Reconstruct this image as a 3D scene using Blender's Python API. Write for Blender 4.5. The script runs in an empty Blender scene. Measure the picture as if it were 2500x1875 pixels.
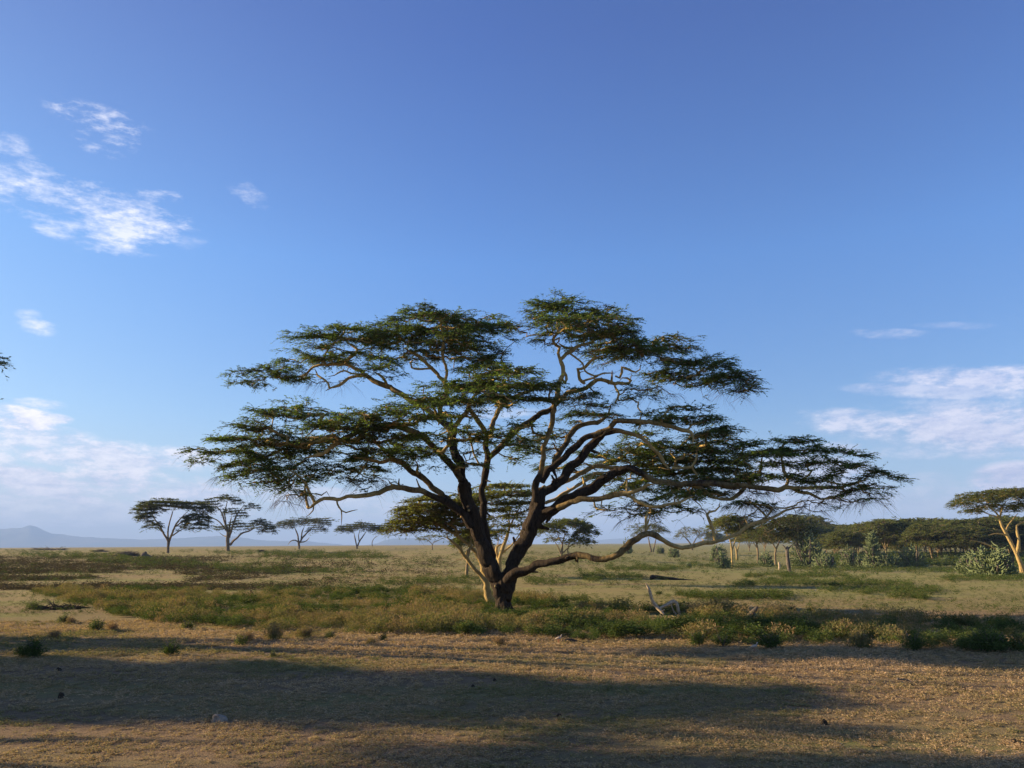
import bpy, math, random
import numpy as np
from mathutils import Vector

# ------------------------------------------------------------------ camera, world, sun, exposure
S = bpy.context.scene
R = math.radians
CAM_H = 3.2
FPX = 1925.0                      # focal length in pixels of the 2500 px wide photograph
PITCH, ROLL = R(11.47), R(0.39)
cam_d = bpy.data.cameras.new('camera')
cam = bpy.data.objects.new('camera', cam_d)
S.collection.objects.link(cam)
S.camera = cam
cam_d.sensor_width = 36.0
cam_d.lens = 36.0 * FPX / 2500.0
cam_d.clip_start, cam_d.clip_end = 0.1, 40000.0
CF = np.array([0, math.cos(PITCH), math.sin(PITCH)])
U0 = np.array([0, -math.sin(PITCH), math.cos(PITCH)])
X0 = np.array([1.0, 0, 0])
CR = X0 * math.cos(ROLL) - U0 * math.sin(ROLL)
CU = X0 * math.sin(ROLL) + U0 * math.cos(ROLL)
CAM = np.array([0, 0, CAM_H])
from mathutils import Matrix
cam.matrix_world = Matrix(((CR[0], CU[0], -CF[0], 0), (CR[1], CU[1], -CF[1], 0), (CR[2], CU[2], -CF[2], CAM_H), (0, 0, 0, 1)))

SUN_EL, SUN_TH = R(15.5), R(14)     # low sun on the left, a little behind the tree
SDIR = Vector((-math.cos(SUN_TH) * math.cos(SUN_EL), math.sin(SUN_TH) * math.cos(SUN_EL), math.sin(SUN_EL)))
sun_d = bpy.data.lights.new('sun', 'SUN')
sun_d.energy = 5.0
sun_d.angle = R(0.53)
sun_d.color = (1.0, 0.78, 0.49)
sun = bpy.data.objects.new('sun', sun_d)
S.collection.objects.link(sun)
sun.rotation_euler = SDIR.to_track_quat('Z', 'Y').to_euler()
sun.location = (-60, 20, 40)

S.view_settings.view_transform = 'Standard'
S.view_settings.look = 'None'
S.view_settings.gamma = 1.0
S.view_settings.exposure = 1.26
S.cycles.use_denoising = True
S.cycles.volume_bounces = 0
S.cycles.max_bounces = 6
S.cycles.transparent_max_bounces = 4
S.cycles.sample_clamp_indirect = 5.0

def px_ray(px, py):
    v = CF + CR * ((px - 1250.0) / FPX) - CU * ((py - 937.5) / FPX)
    return v / np.linalg.norm(v)

def az_el(px, py):
    v = px_ray(px, py)
    return math.atan2(v[0], v[1]), math.asin(v[2])

W = bpy.data.worlds.new('World')
S.world = W
W.use_nodes = True
nt = W.node_tree
nt.nodes.clear()
def N(kind, tree=None, **kw):
    n = (tree or nt).nodes.new(kind)
    for k, v in kw.items():
        setattr(n, k, v)
    return n
def lk(a, b, tree=None):
    (tree or nt).links.new(a, b)
def M(op, a, b=None, c=None, clamp=False, tree=None):
    n = N('ShaderNodeMath', tree, operation=op, use_clamp=clamp)
    for i, v in enumerate((a, b, c)):
        if v is None: continue
        if isinstance(v, (int, float)): n.inputs[i].default_value = v
        else: lk(v, n.inputs[i], tree)
    return n.outputs[0]
def mixc(f, a, b, tree=None, blend='MIX'):
    n = N('ShaderNodeMix', tree, data_type='RGBA', blend_type=blend)
    for s, v in ((n.inputs[0], f), (n.inputs[6], a), (n.inputs[7], b)):
        if isinstance(v, (int, float)): s.default_value = v
        elif isinstance(v, tuple): s.default_value = (v[0], v[1], v[2], 1)
        else: lk(v, s, tree)
    return n.outputs[2]
def ramp(f, stops, tree=None, interp='LINEAR'):
    n = N('ShaderNodeValToRGB', tree)
    cr = n.color_ramp
    cr.interpolation = interp
    while len(cr.elements) > 1: cr.elements.remove(cr.elements[-1])
    for i, (p, c) in enumerate(stops):
        e = cr.elements[0] if i == 0 else cr.elements.new(p)
        e.position = p
        e.color = (c[0], c[1], c[2], 1) if isinstance(c, tuple) else (c, c, c, 1)
    lk(f, n.inputs[0], tree)
    return n.outputs[0]

sky = N('ShaderNodeTexSky', sky_type='NISHITA', sun_disc=False)
sky.sun_elevation = SUN_EL
sky.sun_rotation = math.atan2(SDIR.x, SDIR.y)
sky.air_density, sky.dust_density, sky.ozone_density = 1.0, 0.6, 1.6
sky.altitude = 1900
tc = N('ShaderNodeTexCoord')
sep = N('ShaderNodeSeparateXYZ')
lk(tc.outputs['Generated'], sep.inputs[0])
az = M('ARCTAN2', sep.outputs[0], sep.outputs[1])
el = M('ARCSINE', sep.outputs[2])
# the sky's own colour: a deeper blue aloft, paler and a little lilac near the horizon
hs = N('ShaderNodeHueSaturation')
hs.inputs['Saturation'].default_value = 1.0
lk(sky.outputs[0], hs.inputs['Color'])
base = mixc(1.0, hs.outputs[0], ramp(el, [(0.0, (0.70, 0.77, 0.93)), (0.12, (0.78, .89, 1.06)), (0.35, (0.80, 1.12, 1.56)), (0.62, (0.74, .90, 1.46)), (1.0, (0.72, .86, 1.4))]), blend='MULTIPLY')
# hazier air towards the sun on the left
sunw = M('DIVIDE', M('SUBTRACT', -0.05, az), 0.62, clamp=True)
base = mixc(1.0, base, mixc(sunw, (1, 1, 1), (1.26, 1.06, .87)), blend='MULTIPLY')
# clouds: patches of stretched noise high on the sky
cmb = N('ShaderNodeCombineXYZ')
lk(M('MULTIPLY', az, 1.0), cmb.inputs[0]); lk(M('MULTIPLY', el, 2.6), cmb.inputs[1])
nz = N('ShaderNodeTexNoise'); nz.inputs['Scale'].default_value = 9; nz.inputs['Detail'].default_value = 9; nz.inputs['Roughness'].default_value = 0.62
nz.inputs['Distortion'].default_value = 0.4
lk(cmb.outputs[0], nz.inputs['Vector'])
nz2 = N('ShaderNodeTexNoise'); nz2.inputs['Scale'].default_value = 30; nz2.inputs['Detail'].default_value = 8; nz2.inputs['Roughness'].default_value = 0.7
lk(cmb.outputs[0], nz2.inputs['Vector'])
nmix = M('ADD', M('MULTIPLY', nz.outputs[0], 0.5), M('MULTIPLY', nz2.outputs[0], 0.5))
def blob(cx, cy, rx, ry, tilt, k, lo=0.47):
    a0, e0 = az_el(cx, cy)
    sa, se = rx / FPX, ry / FPX
    da, de = M('SUBTRACT', az, a0), M('SUBTRACT', el, e0)
    c, s = math.cos(R(tilt)), math.sin(R(tilt))
    u = M('DIVIDE', M('ADD', M('MULTIPLY', da, c), M('MULTIPLY', de, -s)), sa)
    v = M('DIVIDE', M('ADD', M('MULTIPLY', da, s), M('MULTIPLY', de, c)), se)
    r2 = M('ADD', M('MULTIPLY', u, u), M('MULTIPLY', v, v))
    g = M('SUBTRACT', 1.0, r2, clamp=True)
    t = M('SUBTRACT', M('ADD', nmix, M('MULTIPLY', g, 0.13)), lo + 0.10)
    t = M('POWER', M('MULTIPLY', t, 6.0, clamp=True), 1.3)
    t = M('MULTIPLY', t, M('MULTIPLY', g, 2.2, clamp=True))
    return M('MULTIPLY', t, k)
clouds = [
    (245, 292, 130, 34, 3, .8, .42), (265, 340, 100, 50, -25, .6, .44),
    (60, 440, 130, 60, -20, .45, .47), (120, 470, 230, 55, -4, .70, .43), (330, 555, 150, 75, -20, .75, .43), (130, 545, 150, 35, 8, .6, .45),
    (330, 500, 200, 50, -8, .6, .45), (610, 478, 70, 35, 20, .35, .47), (340, 615, 50, 18, 0, .5, .44), (455, 590, 60, 50, 0, .2, .47),
    (90, 800, 45, 22, 0, .6, .40), (70, 768, 30, 16, 0, .4, .42), (30, 1028, 95, 40, 0, 1.0, .35), (120, 1022, 50, 14, 0, .8, .38), (90, 985, 60, 14, 0, .5, .38), (180, 1165, 60, 14, 0, .5, .4), (10, 350, 60, 30, 0, .5, .45),
    (250, 1115, 330, 42, 0, .85, .36), (60, 1075, 160, 40, 0, .8, .36), (120, 1180, 480, 60, 2, .95, .37), (420, 1205, 170, 40, 0, .8, .36), (760, 1225, 380, 45, 0, .6, .37), (100, 1240, 600, 50, 0, .7, .35), (330, 1122, 260, 24, 0, .7, .37), (1100, 1270, 500, 36, 0, .5, .36), (1600, 1265, 500, 40, 0, .45, .36), (2250, 1230, 400, 50, 2, .5, .36),
    (1230, 1008, 120, 18, 0, .30, .40),
    (2480, 925, 300, 34, 7, .8, .36), (2330, 955, 240, 22, 7, .6, .36), (2470, 1045, 330, 60, 4, .85, .33), (2230, 1045, 260, 40, 6, .75, .37), (2130, 1020, 170, 24, 8, .6, .38), (2330, 1090, 330, 34, 3, .6, .37), (2400, 1000, 260, 30, 5, .6, .38), (2180, 815, 110, 14, 8, .3, .42), (2330, 795, 90, 10, 8, .2, .42),
    (2485, 1172, 100, 45, 0, 1.0, .28), (2290, 1180, 110, 28, 8, .35, .42), (1960, 1180, 180, 80, 0, .7, .34), (2050, 1260, 330, 60, 0, .35, .38),
]
tot = None
for b in clouds:
    o = blob(*b)
    tot = o if tot is None else M('MAXIMUM', tot, o)
ccol = ramp(nz2.outputs[0], [(0.35, (4.8, 5.4, 7.2)), (0.6, (7.4, 7.3, 7.9))])
lowc = mixc(M('MULTIPLY', M('SUBTRACT', 0.22, el, clamp=True), 5.0, clamp=True), ccol, ramp(nz2.outputs[0], [(.35, (3.8, 4.1, 5.5)), (.60, (8.0, 7.6, 7.8))]))
lowc = mixc(1.0, lowc, mixc(M('MULTIPLY', M('SUBTRACT', az, .15), 3.5, clamp=True), (1, 1, 1), (.76, .77, .85)), blend='MULTIPLY')
skyc = mixc(tot, base, lowc)
# thin veil over the horizon
veil = M('POWER', M('SUBTRACT', 1.0, M('DIVIDE', M('ABSOLUTE', el), 0.16), clamp=True), 1.3)
skyc = mixc(M('MULTIPLY', veil, 0.65), skyc, (2.6, 3.2, 5.0))
bg = N('ShaderNodeBackground')
bg.inputs['Strength'].default_value = 0.066
lk(skyc, bg.inputs['Color'])
out = N('ShaderNodeOutputWorld')
lk(bg.outputs[0], out.inputs['Surface'])

# ------------------------------------------------------------------ helpers
rng = np.random.default_rng(7)
LINK = S.collection.objects.link

def sstep(a, b, x):
    t = np.clip((x - a) / (b - a), 0, 1)
    return t * t * (3 - 2 * t)

def _hash(ix, iy, seed):
    h = (ix.astype(np.int64) * 374761393 + iy.astype(np.int64) * 668265263 + seed * 1442695041) & 0x7fffffff
    h = ((h ^ (h >> 13)) * 1274126177) & 0x7fffffff
    return ((h ^ (h >> 16)) & 0xffff) / 65535.0
def vnoise(x, y, seed=0):
    x, y = np.asarray(x, float), np.asarray(y, float)
    ix, iy = np.floor(x), np.floor(y)
    fx, fy = x - ix, y - iy
    fx, fy = fx * fx * (3 - 2 * fx), fy * fy * (3 - 2 * fy)
    a, b = _hash(ix, iy, seed), _hash(ix + 1, iy, seed)
    c, d = _hash(ix, iy + 1, seed), _hash(ix + 1, iy + 1, seed)
    return (a * (1 - fx) + b * fx) * (1 - fy) + (c * (1 - fx) + d * fx) * fy
def fbm(x, y, seed=0, o=4):
    t, a, s = 0.0, 0.5, 0.0
    for k in range(o):
        t = t + a * vnoise(x * 2 ** k + 17 * k, y * 2 ** k, seed + k); s += a; a *= .5
    return t / s

def terrain(x, y):
    x, y = np.asarray(x, float), np.asarray(y, float)
    d = np.hypot(x, y)
    t = x / np.maximum(np.abs(y), 1)
    f = 1.5 - 4.0 * sstep(-0.05, 0.42, t)
    near = 1 - sstep(3000, 6000, d)
    h = sstep(45, 210, d) * f * near * (y > 0) + sstep(45, 210, d) * 1.0 * (y <= 0) * near
    h = h + (vnoise(x / 23.0, y / 17.0, 3) - .5) * 0.35 * sstep(40, 120, d) * near
    h = h + (vnoise(x / 80.0, y / 60.0, 5) - .5) * 0.9 * sstep(80, 250, d) * near
    return h

def hit(px, py):
    """ground point seen at a pixel"""
    v = px_ray(px, py)
    t, st = 5.0, 0.5
    for _ in range(4000):
        p = CAM + v * t
        if p[2] <= float(terrain(p[0], p[1])): break
        t += max(0.25, (p[2] - float(terrain(p[0], p[1]))) * 0.8)
        if t > 6000: break
    return np.array([p[0], p[1], float(terrain(p[0], p[1]))])

def hits(px, py):
    px, py = np.asarray(px, float), np.asarray(py, float)
    v = CF + CR * ((px - 1250.0) / FPX)[:, None] - CU * ((py - 937.5) / FPX)[:, None]
    v /= np.linalg.norm(v, axis=1, keepdims=True)
    t = np.full(len(px), 5.0); done = np.zeros(len(px), bool)
    for _ in range(1500):
        q = CAM + v * t[:, None]
        gap = q[:, 2] - terrain(q[:, 0], q[:, 1])
        done |= (gap <= 0) | (t > 6000)
        if done.all(): break
        t = np.where(done, t, t + np.maximum(.25, gap * .8))
    q = CAM + v * t[:, None]
    q[:, 2] = terrain(q[:, 0], q[:, 1])
    return q

def at(px, py, D):
    v = px_ray(px, py)
    return CAM + v * (D / v[1])

def make_mesh(name, verts, faces, mat, smooth=False, attrs=None):
    """verts (n,3); faces = list of int arrays, each (m,k)"""
    me = bpy.data.meshes.new(name)
    verts = np.asarray(verts, np.float32)
    fl = [f for f in faces if len(f)]
    me.vertices.add(len(verts))
    me.vertices.foreach_set('co', verts.ravel())
    nl = sum(f.size for f in fl); nf = sum(len(f) for f in fl)
    me.loops.add(nl); me.polygons.add(nf)
    me.loops.foreach_set('vertex_index', np.concatenate([f.ravel() for f in fl]).astype(np.int32))
    tot = np.concatenate([np.full(len(f), f.shape[1]) for f in fl])
    st = np.concatenate([[0], np.cumsum(tot)[:-1]])
    me.polygons.foreach_set('loop_start', st.astype(np.int32))
    me.polygons.foreach_set('loop_total', tot.astype(np.int32))
    if smooth: me.polygons.foreach_set('use_smooth', np.ones(nf, bool))
    for k, (dom, vals) in (attrs or {}).items():
        a = me.attributes.new(k, 'FLOAT', dom)
        a.data.foreach_set('value', np.asarray(vals, np.float32))
    me.update(calc_edges=True)
    if mat: me.materials.append(mat)
    return me

def obj(name, me, parent=None, loc=(0, 0, 0)):
    o = bpy.data.objects.new(name, me)
    LINK(o)
    o.location = loc
    if parent: o.parent = parent
    return o
def tag(o, label=None, cat=None, group=None, kind=None):
    if label: o['label'] = label
    if cat: o['category'] = cat
    if group: o['group'] = group
    if kind: o['kind'] = kind
    return o
def thing(name, label, cat, loc, group=None):
    return tag(obj(name, None, None, tuple(float(v) for v in loc)), label, cat, group)

class Geo:
    """collects tubes and polygons into one mesh"""
    def __init__(s): s.v, s.f, s.n, s.rad, s.tint = [], {3: [], 4: []}, 0, [], {3: [], 4: []}
    def add(s, v, f, rad=0.05, tint=0.5):
        v = np.asarray(v, float); f = np.asarray(f, int)
        k = f.shape[1]
        s.v.append(v); s.f[k].append(f + s.n); s.n += len(v)
        s.rad.append(np.broadcast_to(rad, (len(v),)) if np.ndim(rad) == 0 else rad)
        s.tint[k].append(np.full(len(f), tint) if np.ndim(tint) == 0 else tint)
    def tube(s, P, r, sides=6, flute=0.0, cap=True, tint=0.5, seed=0, rough=0.0, ridge=0.0, rad=None):
        P = np.asarray(P, float); n = len(P)
        if n < 2: return
        r = np.broadcast_to(r, (n,)).astype(float)
        T = np.gradient(P, axis=0)
        T /= np.linalg.norm(T, axis=1, keepdims=True) + 1e-9
        m = np.abs(T.mean(0)); ref = np.zeros(3); ref[int(np.argmin(m))] = 1
        A = np.cross(T, ref); A /= np.linalg.norm(A, axis=1, keepdims=True) + 1e-9
        B = np.cross(T, A)
        th = np.arange(sides) * 2 * math.pi / sides
        rr = r[:, None] * np.ones(sides)
        if flute:
            rr = rr * (1 + flute * np.sin(3 * th + seed) + flute * .6 * np.sin(5 * th + 2 * seed + 1) + flute * .5 * np.sin(8 * th + seed * 3))
        if rough:
            L = np.concatenate([[0], np.cumsum(np.linalg.norm(np.diff(P, axis=0), axis=1))])
            rr = rr * (1 + rough * (vnoise(L[:, None] * 1.3 / (r.max() + .05) * .35 + seed * 7, th * 1.2 + 0 * L[:, None], 11) - .5) * 2)
        if ridge:
            L = np.concatenate([[0], np.cumsum(np.linalg.norm(np.diff(P, axis=0), axis=1))])[:, None]
            k = np.arange(sides)[None] * 1.0
            kk = np.minimum(k, sides - k)
            rr = rr * (1 + ridge * (2 * vnoise(kk * .55 + seed * 13 + L * .25, L * 1.1 + 0 * k, 5) - 1) + ridge * .8 * (2 * vnoise(kk * 1.1 + 40, L * 2.6 + 0 * k, 6) - 1))
        V = P[:, None] + rr[..., None] * (np.cos(th)[None, :, None] * A[:, None] + np.sin(th)[None, :, None] * B[:, None])
        i = np.arange(n - 1)[:, None] * sides; j = np.arange(sides)[None]; j2 = (j + 1) % sides
        F = np.stack([i + j, i + j2, i + sides + j2, i + sides + j], -1).reshape(-1, 4)
        s.add(V.reshape(-1, 3), F, np.repeat(r, sides) if rad is None else rad, tint)
        if cap:
            for row, tip in ((0, P[0]), (n - 1, P[-1] + T[-1] * r[-1] * .6)):
                vv = np.vstack([V[row], tip]); k = np.arange(sides)
                s.add(vv, np.stack([k, (k + 1) % sides, np.full(sides, sides)], 1), float(r[row]), tint)
    def mesh(s, name, mat, origin=(0, 0, 0), smooth=True, attrs=('rad',)):
        v = np.concatenate(s.v) - np.asarray(origin, float)
        at_ = {}
        if 'rad' in attrs: at_['rad'] = ('POINT', np.concatenate(s.rad))
        fs, tn = [], []
        for k in (3, 4):
            if s.f[k]: fs.append(np.concatenate(s.f[k])); tn.append(np.concatenate(s.tint[k]))
        at_['tint'] = ('FACE', np.concatenate(tn))
        return make_mesh(name, v, fs, mat, smooth, at_)

def catmull(P, step):
    P = np.asarray(P, float)
    if len(P) < 3:
        n = max(2, int(np.linalg.norm(P[-1, :3] - P[0, :3]) / step) + 1)
        t = np.linspace(0, 1, n)[:, None]
        return P[0] * (1 - t) + P[-1] * t
    Q = np.vstack([2 * P[0] - P[1], P, 2 * P[-1] - P[-2]])
    out = []
    for i in range(1, len(Q) - 2):
        n = max(1, int(np.linalg.norm(Q[i + 1, :3] - Q[i, :3]) / step))
        for k in range(n):
            t = k / n
            out.append(0.5 * ((2 * Q[i]) + (-Q[i - 1] + Q[i + 1]) * t + (2 * Q[i - 1] - 5 * Q[i] + 4 * Q[i + 1] - Q[i + 2]) * t ** 2 + (-Q[i - 1] + 3 * Q[i] - 3 * Q[i + 1] + Q[i + 2]) * t ** 3))
    out.append(Q[-2])
    return np.array(out)

# ------------------------------------------------------------------ materials
def mat(name):
    m = bpy.data.materials.new(name); m.use_nodes = True
    t = m.node_tree; t.nodes.clear()
    return m, t
def finish(t, sh, disp=None):
    o = N('ShaderNodeOutputMaterial', t)
    lk(sh, o.inputs['Surface'], t)
def noise(t, scale, detail=4, rough=.55, vec=None, dist=0.0):
    n = N('ShaderNodeTexNoise', t)
    n.inputs['Scale'].default_value = scale; n.inputs['Detail'].default_value = detail
    n.inputs['Roughness'].default_value = rough; n.inputs['Distortion'].default_value = dist
    if vec is not None: lk(vec, n.inputs['Vector'], t)
    return n.outputs[0]
def bsdf(t, col, rough=.85, spec=.15, normal=None):
    b = N('ShaderNodeBsdfPrincipled', t)
    if isinstance(col, tuple): b.inputs['Base Color'].default_value = (*col, 1)
    else: lk(col, b.inputs['Base Color'], t)
    b.inputs['Roughness'].default_value = rough
    b.inputs['Specular IOR Level'].default_value = spec
    if normal is not None: lk(normal, b.inputs['Normal'], t)
    return b.outputs[0]
def bump(t, h, strength=.5, dist=.1):
    b = N('ShaderNodeBump', t)
    b.inputs['Strength'].default_value = strength; b.inputs['Distance'].default_value = dist
    lk(h, b.inputs['Height'], t)
    return b.outputs[0]
def attr(t, name):
    a = N('ShaderNodeAttribute', t, attribute_name=name)
    return a.outputs['Fac']
def geo_pos(t): return N('ShaderNodeNewGeometry', t).outputs['Position']
def mapping(t, vec, scale):
    m = N('ShaderNodeMapping', t); m.inputs['Scale'].default_value = scale
    lk(vec, m.inputs['Vector'], t)
    return m.outputs[0]

def leaf_mat(name, stops, trans=.45):
    m, t = mat(name)
    c = ramp(attr(t, 'tint'), stops, t)
    d = N('ShaderNodeBsdfDiffuse', t); lk(c, d.inputs[0], t)
    tr = N('ShaderNodeBsdfTranslucent', t); lk(mixc(1.0, c, (1.3, 1.35, .7), t, 'MULTIPLY'), tr.inputs[0], t)
    mx = N('ShaderNodeMixShader', t); mx.inputs[0].default_value = trans
    lk(d.outputs[0], mx.inputs[1], t); lk(tr.outputs[0], mx.inputs[2], t)
    finish(t, mx.outputs[0])
    return m
M_LEAF = leaf_mat('acacia_leaf', [(0, (.064, .064, .030)), (.35, (.088, .130, .038)), (.7, (.138, .205, .050)), (1, (.23, .27, .07))])
M_LEAF2 = leaf_mat('far_acacia_leaf', [(0, (.062, .068, .027)), (.5, (.118, .138, .045)), (1, (.20, .21, .068))])
M_HERB = leaf_mat('herb', [(0, (.045, .065, .022)), (.3, (.095, .135, .038)), (.5, (.15, .15, .055)), (.75, (.24, .18, .085)), (1, (.30, .19, .11))], .25)
M_DWARF = leaf_mat('dwarf_scrub', [(0, (.045, .040, .024)), (.5, (.085, .068, .040)), (1, (.14, .105, .065))], .15)
M_GRASS = leaf_mat('dry_grass', [(0, (.16, .17, .07)), (.3, (.27, .225, .105)), (.6, (.43, .29, .17)), (1, (.58, .42, .265))], .25)

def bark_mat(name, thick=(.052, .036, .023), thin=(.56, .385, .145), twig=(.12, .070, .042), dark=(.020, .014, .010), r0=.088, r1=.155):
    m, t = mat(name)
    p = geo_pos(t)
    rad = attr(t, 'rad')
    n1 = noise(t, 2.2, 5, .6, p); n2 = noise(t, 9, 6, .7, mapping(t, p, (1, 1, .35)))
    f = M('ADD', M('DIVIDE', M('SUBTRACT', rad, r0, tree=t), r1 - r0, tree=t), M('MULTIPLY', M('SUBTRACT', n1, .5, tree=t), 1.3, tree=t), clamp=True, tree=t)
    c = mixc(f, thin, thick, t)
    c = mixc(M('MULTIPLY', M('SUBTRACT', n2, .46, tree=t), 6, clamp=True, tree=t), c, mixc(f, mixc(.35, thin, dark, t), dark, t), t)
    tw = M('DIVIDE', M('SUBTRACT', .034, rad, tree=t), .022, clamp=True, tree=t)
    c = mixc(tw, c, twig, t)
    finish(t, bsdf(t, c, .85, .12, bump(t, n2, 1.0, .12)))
    return m
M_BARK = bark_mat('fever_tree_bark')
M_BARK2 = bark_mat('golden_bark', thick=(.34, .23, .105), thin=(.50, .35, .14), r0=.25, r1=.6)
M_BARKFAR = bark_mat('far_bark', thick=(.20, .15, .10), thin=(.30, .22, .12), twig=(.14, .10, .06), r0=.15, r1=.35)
def simple(name, c1, c2, scale, rough=.9, bs=.6, bd=.03):
    m, t = mat(name)
    n = noise(t, scale, 6, .65)
    co = N('ShaderNodeTexCoord', t)
    nn = noise(t, scale, 6, .65, co.outputs['Object'])
    finish(t, bsdf(t, ramp(nn, [(.35, c1), (.65, c2)], t), rough, .1, bump(t, nn, bs, bd)))
    return m
M_DEAD = simple('bleached_wood', (.27, .20, .13), (.60, .47, .32), 11)
M_DARKLOG = simple('dark_log', (.030, .024, .020), (.075, .058, .045), 7)
M_GREYLOG = simple('grey_log', (.07, .058, .046), (.19, .155, .12), 9)
M_STONE = simple('stone', (.20, .16, .12), (.34, .28, .21), 8)
M_DUNG = simple('dung', (.035, .025, .018), (.06, .045, .03), 20)
M_EUPH = simple('euphorbia_stem', (.095, .125, .048), (.25, .285, .14), 3)
M_FEATH = simple('buff_feather', (.36, .27, .20), (.50, .40, .30), 30, bs=.1)
M_WHITE = simple('pale_feather', (.62, .60, .52), (.72, .70, .62), 30, bs=.1)
M_LEGS = simple('bird_leg', (.40, .10, .07), (.50, .15, .10), 30, bs=.1)
M_BILL = simple('bird_bill', (.05, .04, .035), (.08, .06, .05), 30, bs=.1)

# ground
m, t = mat('savanna_ground')
p = geo_pos(t)
sx = N('ShaderNodeSeparateXYZ', t); lk(p, sx.inputs[0], t)
X, Y = sx.outputs[0], sx.outputs[1]
nA = noise(t, .045, 5, .55, mapping(t, p, (.5, 1.2, 1)))
nB = noise(t, .35, 5, .6, p)
nC = noise(t, 5.0, 5, .7, p)
nD = noise(t, 26.0, 4, .75, p)
straw, soil, green, dgreen = (.29, .20, .115), (.19, .125, .075), (.29, .29, .095), (.105, .12, .045)
# more green to the right and past the herb belt
g = M('ADD', M('MULTIPLY', M('DIVIDE', M('ADD', X, 12.0, tree=t), 40.0, clamp=True, tree=t), M('DIVIDE', M('SUBTRACT', Y, 30.0, tree=t), 20.0, clamp=True, tree=t), tree=t), 0.0, tree=t)
g = M('ADD', M('MULTIPLY', g, .75, tree=t), M('MULTIPLY', M('SUBTRACT', nA, .52, tree=t), 3.0, tree=t), clamp=True, tree=t)
far = M('DIVIDE', M('SUBTRACT', Y, 30.0, tree=t), 25.0, clamp=True, tree=t)
c = mixc(g, mixc(far, straw, (.36, .285, .125), t), green, t)
nE = noise(t, .16, 4, .6, mapping(t, p, (.35, 1.3, 1)))
c = mixc(M('MULTIPLY', M('SUBTRACT', nE, .46, tree=t), 5.0, clamp=True, tree=t), c, (.28, .275, .088), t)
nF = noise(t, .55, 5, .7, mapping(t, p, (.4, 1.0, 1)))
c = mixc(M('MULTIPLY', M('MULTIPLY', M('SUBTRACT', nF, .53, tree=t), 7.0, clamp=True, tree=t), far, tree=t), c, (.15, .15, .06), t)
nG = noise(t, .10, 5, .6, mapping(t, p, (.45, 1.2, 1)))
c = mixc(M('MULTIPLY', M('MULTIPLY', M('SUBTRACT', nG, .58, tree=t), 8.0, clamp=True, tree=t), far, tree=t), c, (.35, .235, .125), t)
c = mixc(M('MULTIPLY', M('SUBTRACT', nB, .50, tree=t), 3.2, clamp=True, tree=t), c, mixc(g, (.34, .235, .13), (.25, .215, .09), t), t)
c = mixc(M('MULTIPLY', M('SUBTRACT', nC, .50, tree=t), 6.0, clamp=True, tree=t), c, mixc(.75, c, soil, t), t)
c = mixc(M('MULTIPLY', M('SUBTRACT', nD, .50, tree=t), 5.0, clamp=True, tree=t), c, mixc(.65, c, (.09, .06, .038), t), t)
hh = M('ADD', M('MULTIPLY', nC, .5, tree=t), M('MULTIPLY', nD, .35, tree=t), tree=t)
finish(t, bsdf(t, c, .95, .05, bump(t, hh, 1.0, .2)))
M_GROUND = m
m, t = mat('far_hill')
p = geo_pos(t)
finish(t, bsdf(t, ramp(noise(t, .002, 6, .6, p), [(.35, (.07, .09, .04)), (.65, (.16, .14, .07))], t), .95, .05))
M_HILL = m

# ------------------------------------------------------------------ ground sheet, hills, haze
u = np.linspace(-1, 1, 421)
gx = np.sign(u) * np.abs(u) ** 3 * 18000
GX, GY = np.meshgrid(gx, gx + 0.0)
GZ = terrain(GX, GY)
n = len(gx)
i = np.arange(n - 1)[:, None] * n; j = np.arange(n - 1)[None]
F = np.stack([i + j, i + j + 1, i + n + j + 1, i + n + j], -1).reshape(-1, 4)
tag(obj('ground', make_mesh('ground', np.stack([GX, GY, GZ], -1).reshape(-1, 3), [F], M_GROUND, True)), kind='structure')

def ridge(name, prof, D, depth, seed):
    xs = np.linspace(prof[0][0], prof[-1][0], 220)
    ys = np.interp(xs, [q[0] for q in prof], [q[1] for q in prof])
    ys = ys + (fbm(xs / 14., xs * 0 + seed, seed) - .5) * 2.6
    top = np.array([at(a, b, D) for a, b in zip(xs, ys)])
    rows, K = [], 14
    for k in range(-K, K + 1):
        s = k / K
        hgt = (1 - abs(s)) ** 1.25
        wob = 1 + .5 * (fbm(xs / 22. + 9, xs * 0 + k * .55, seed + 3) - .5) * min(1, abs(s) * 4)
        z = np.maximum(top[:, 2], 0) * hgt * wob - 1.5 * (abs(s) > .97)
        sc = (D + s * depth) / D
        rows.append(np.stack([top[:, 0] * sc, top[:, 1] + s * depth, z], 1))
    V = np.concatenate(rows); n = len(xs); r_ = 2 * K + 1
    i = np.arange(r_ - 1)[:, None] * n; j = np.arange(n - 1)[None]
    F = np.stack([i + j, i + j + 1, i + n + j + 1, i + n + j], -1).reshape(-1, 4)
    tag(obj(name, make_mesh(name, V, [F], M_HILL, True)), kind='structure')
ridge('hills', [(-500, 1325), (-300, 1306), (-120, 1296), (0, 1292), (24, 1290), (50, 1289), (66, 1284), (77, 1282), (90, 1286), (122, 1301), (195, 1310), (280, 1315), (346, 1317), (430, 1314), (529, 1309), (570, 1309), (600, 1313), (622, 1318), (692, 1321), (740, 1320), (814, 1328), (900, 1333)], 14500, 1900, 2)
ridge('hills', [(880, 1333), (921, 1326), (940, 1319), (957, 1315), (1010, 1314), (1060, 1316), (1120, 1321), (1200, 1325), (1300, 1327)], 13500, 1500, 8)
ridge('hills', [(1380, 1327), (1450, 1319), (1520, 1314), (1600, 1312), (1700, 1313), (1900, 1312), (2200, 1305), (2600, 1310)], 16500, 1200, 5)

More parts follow.
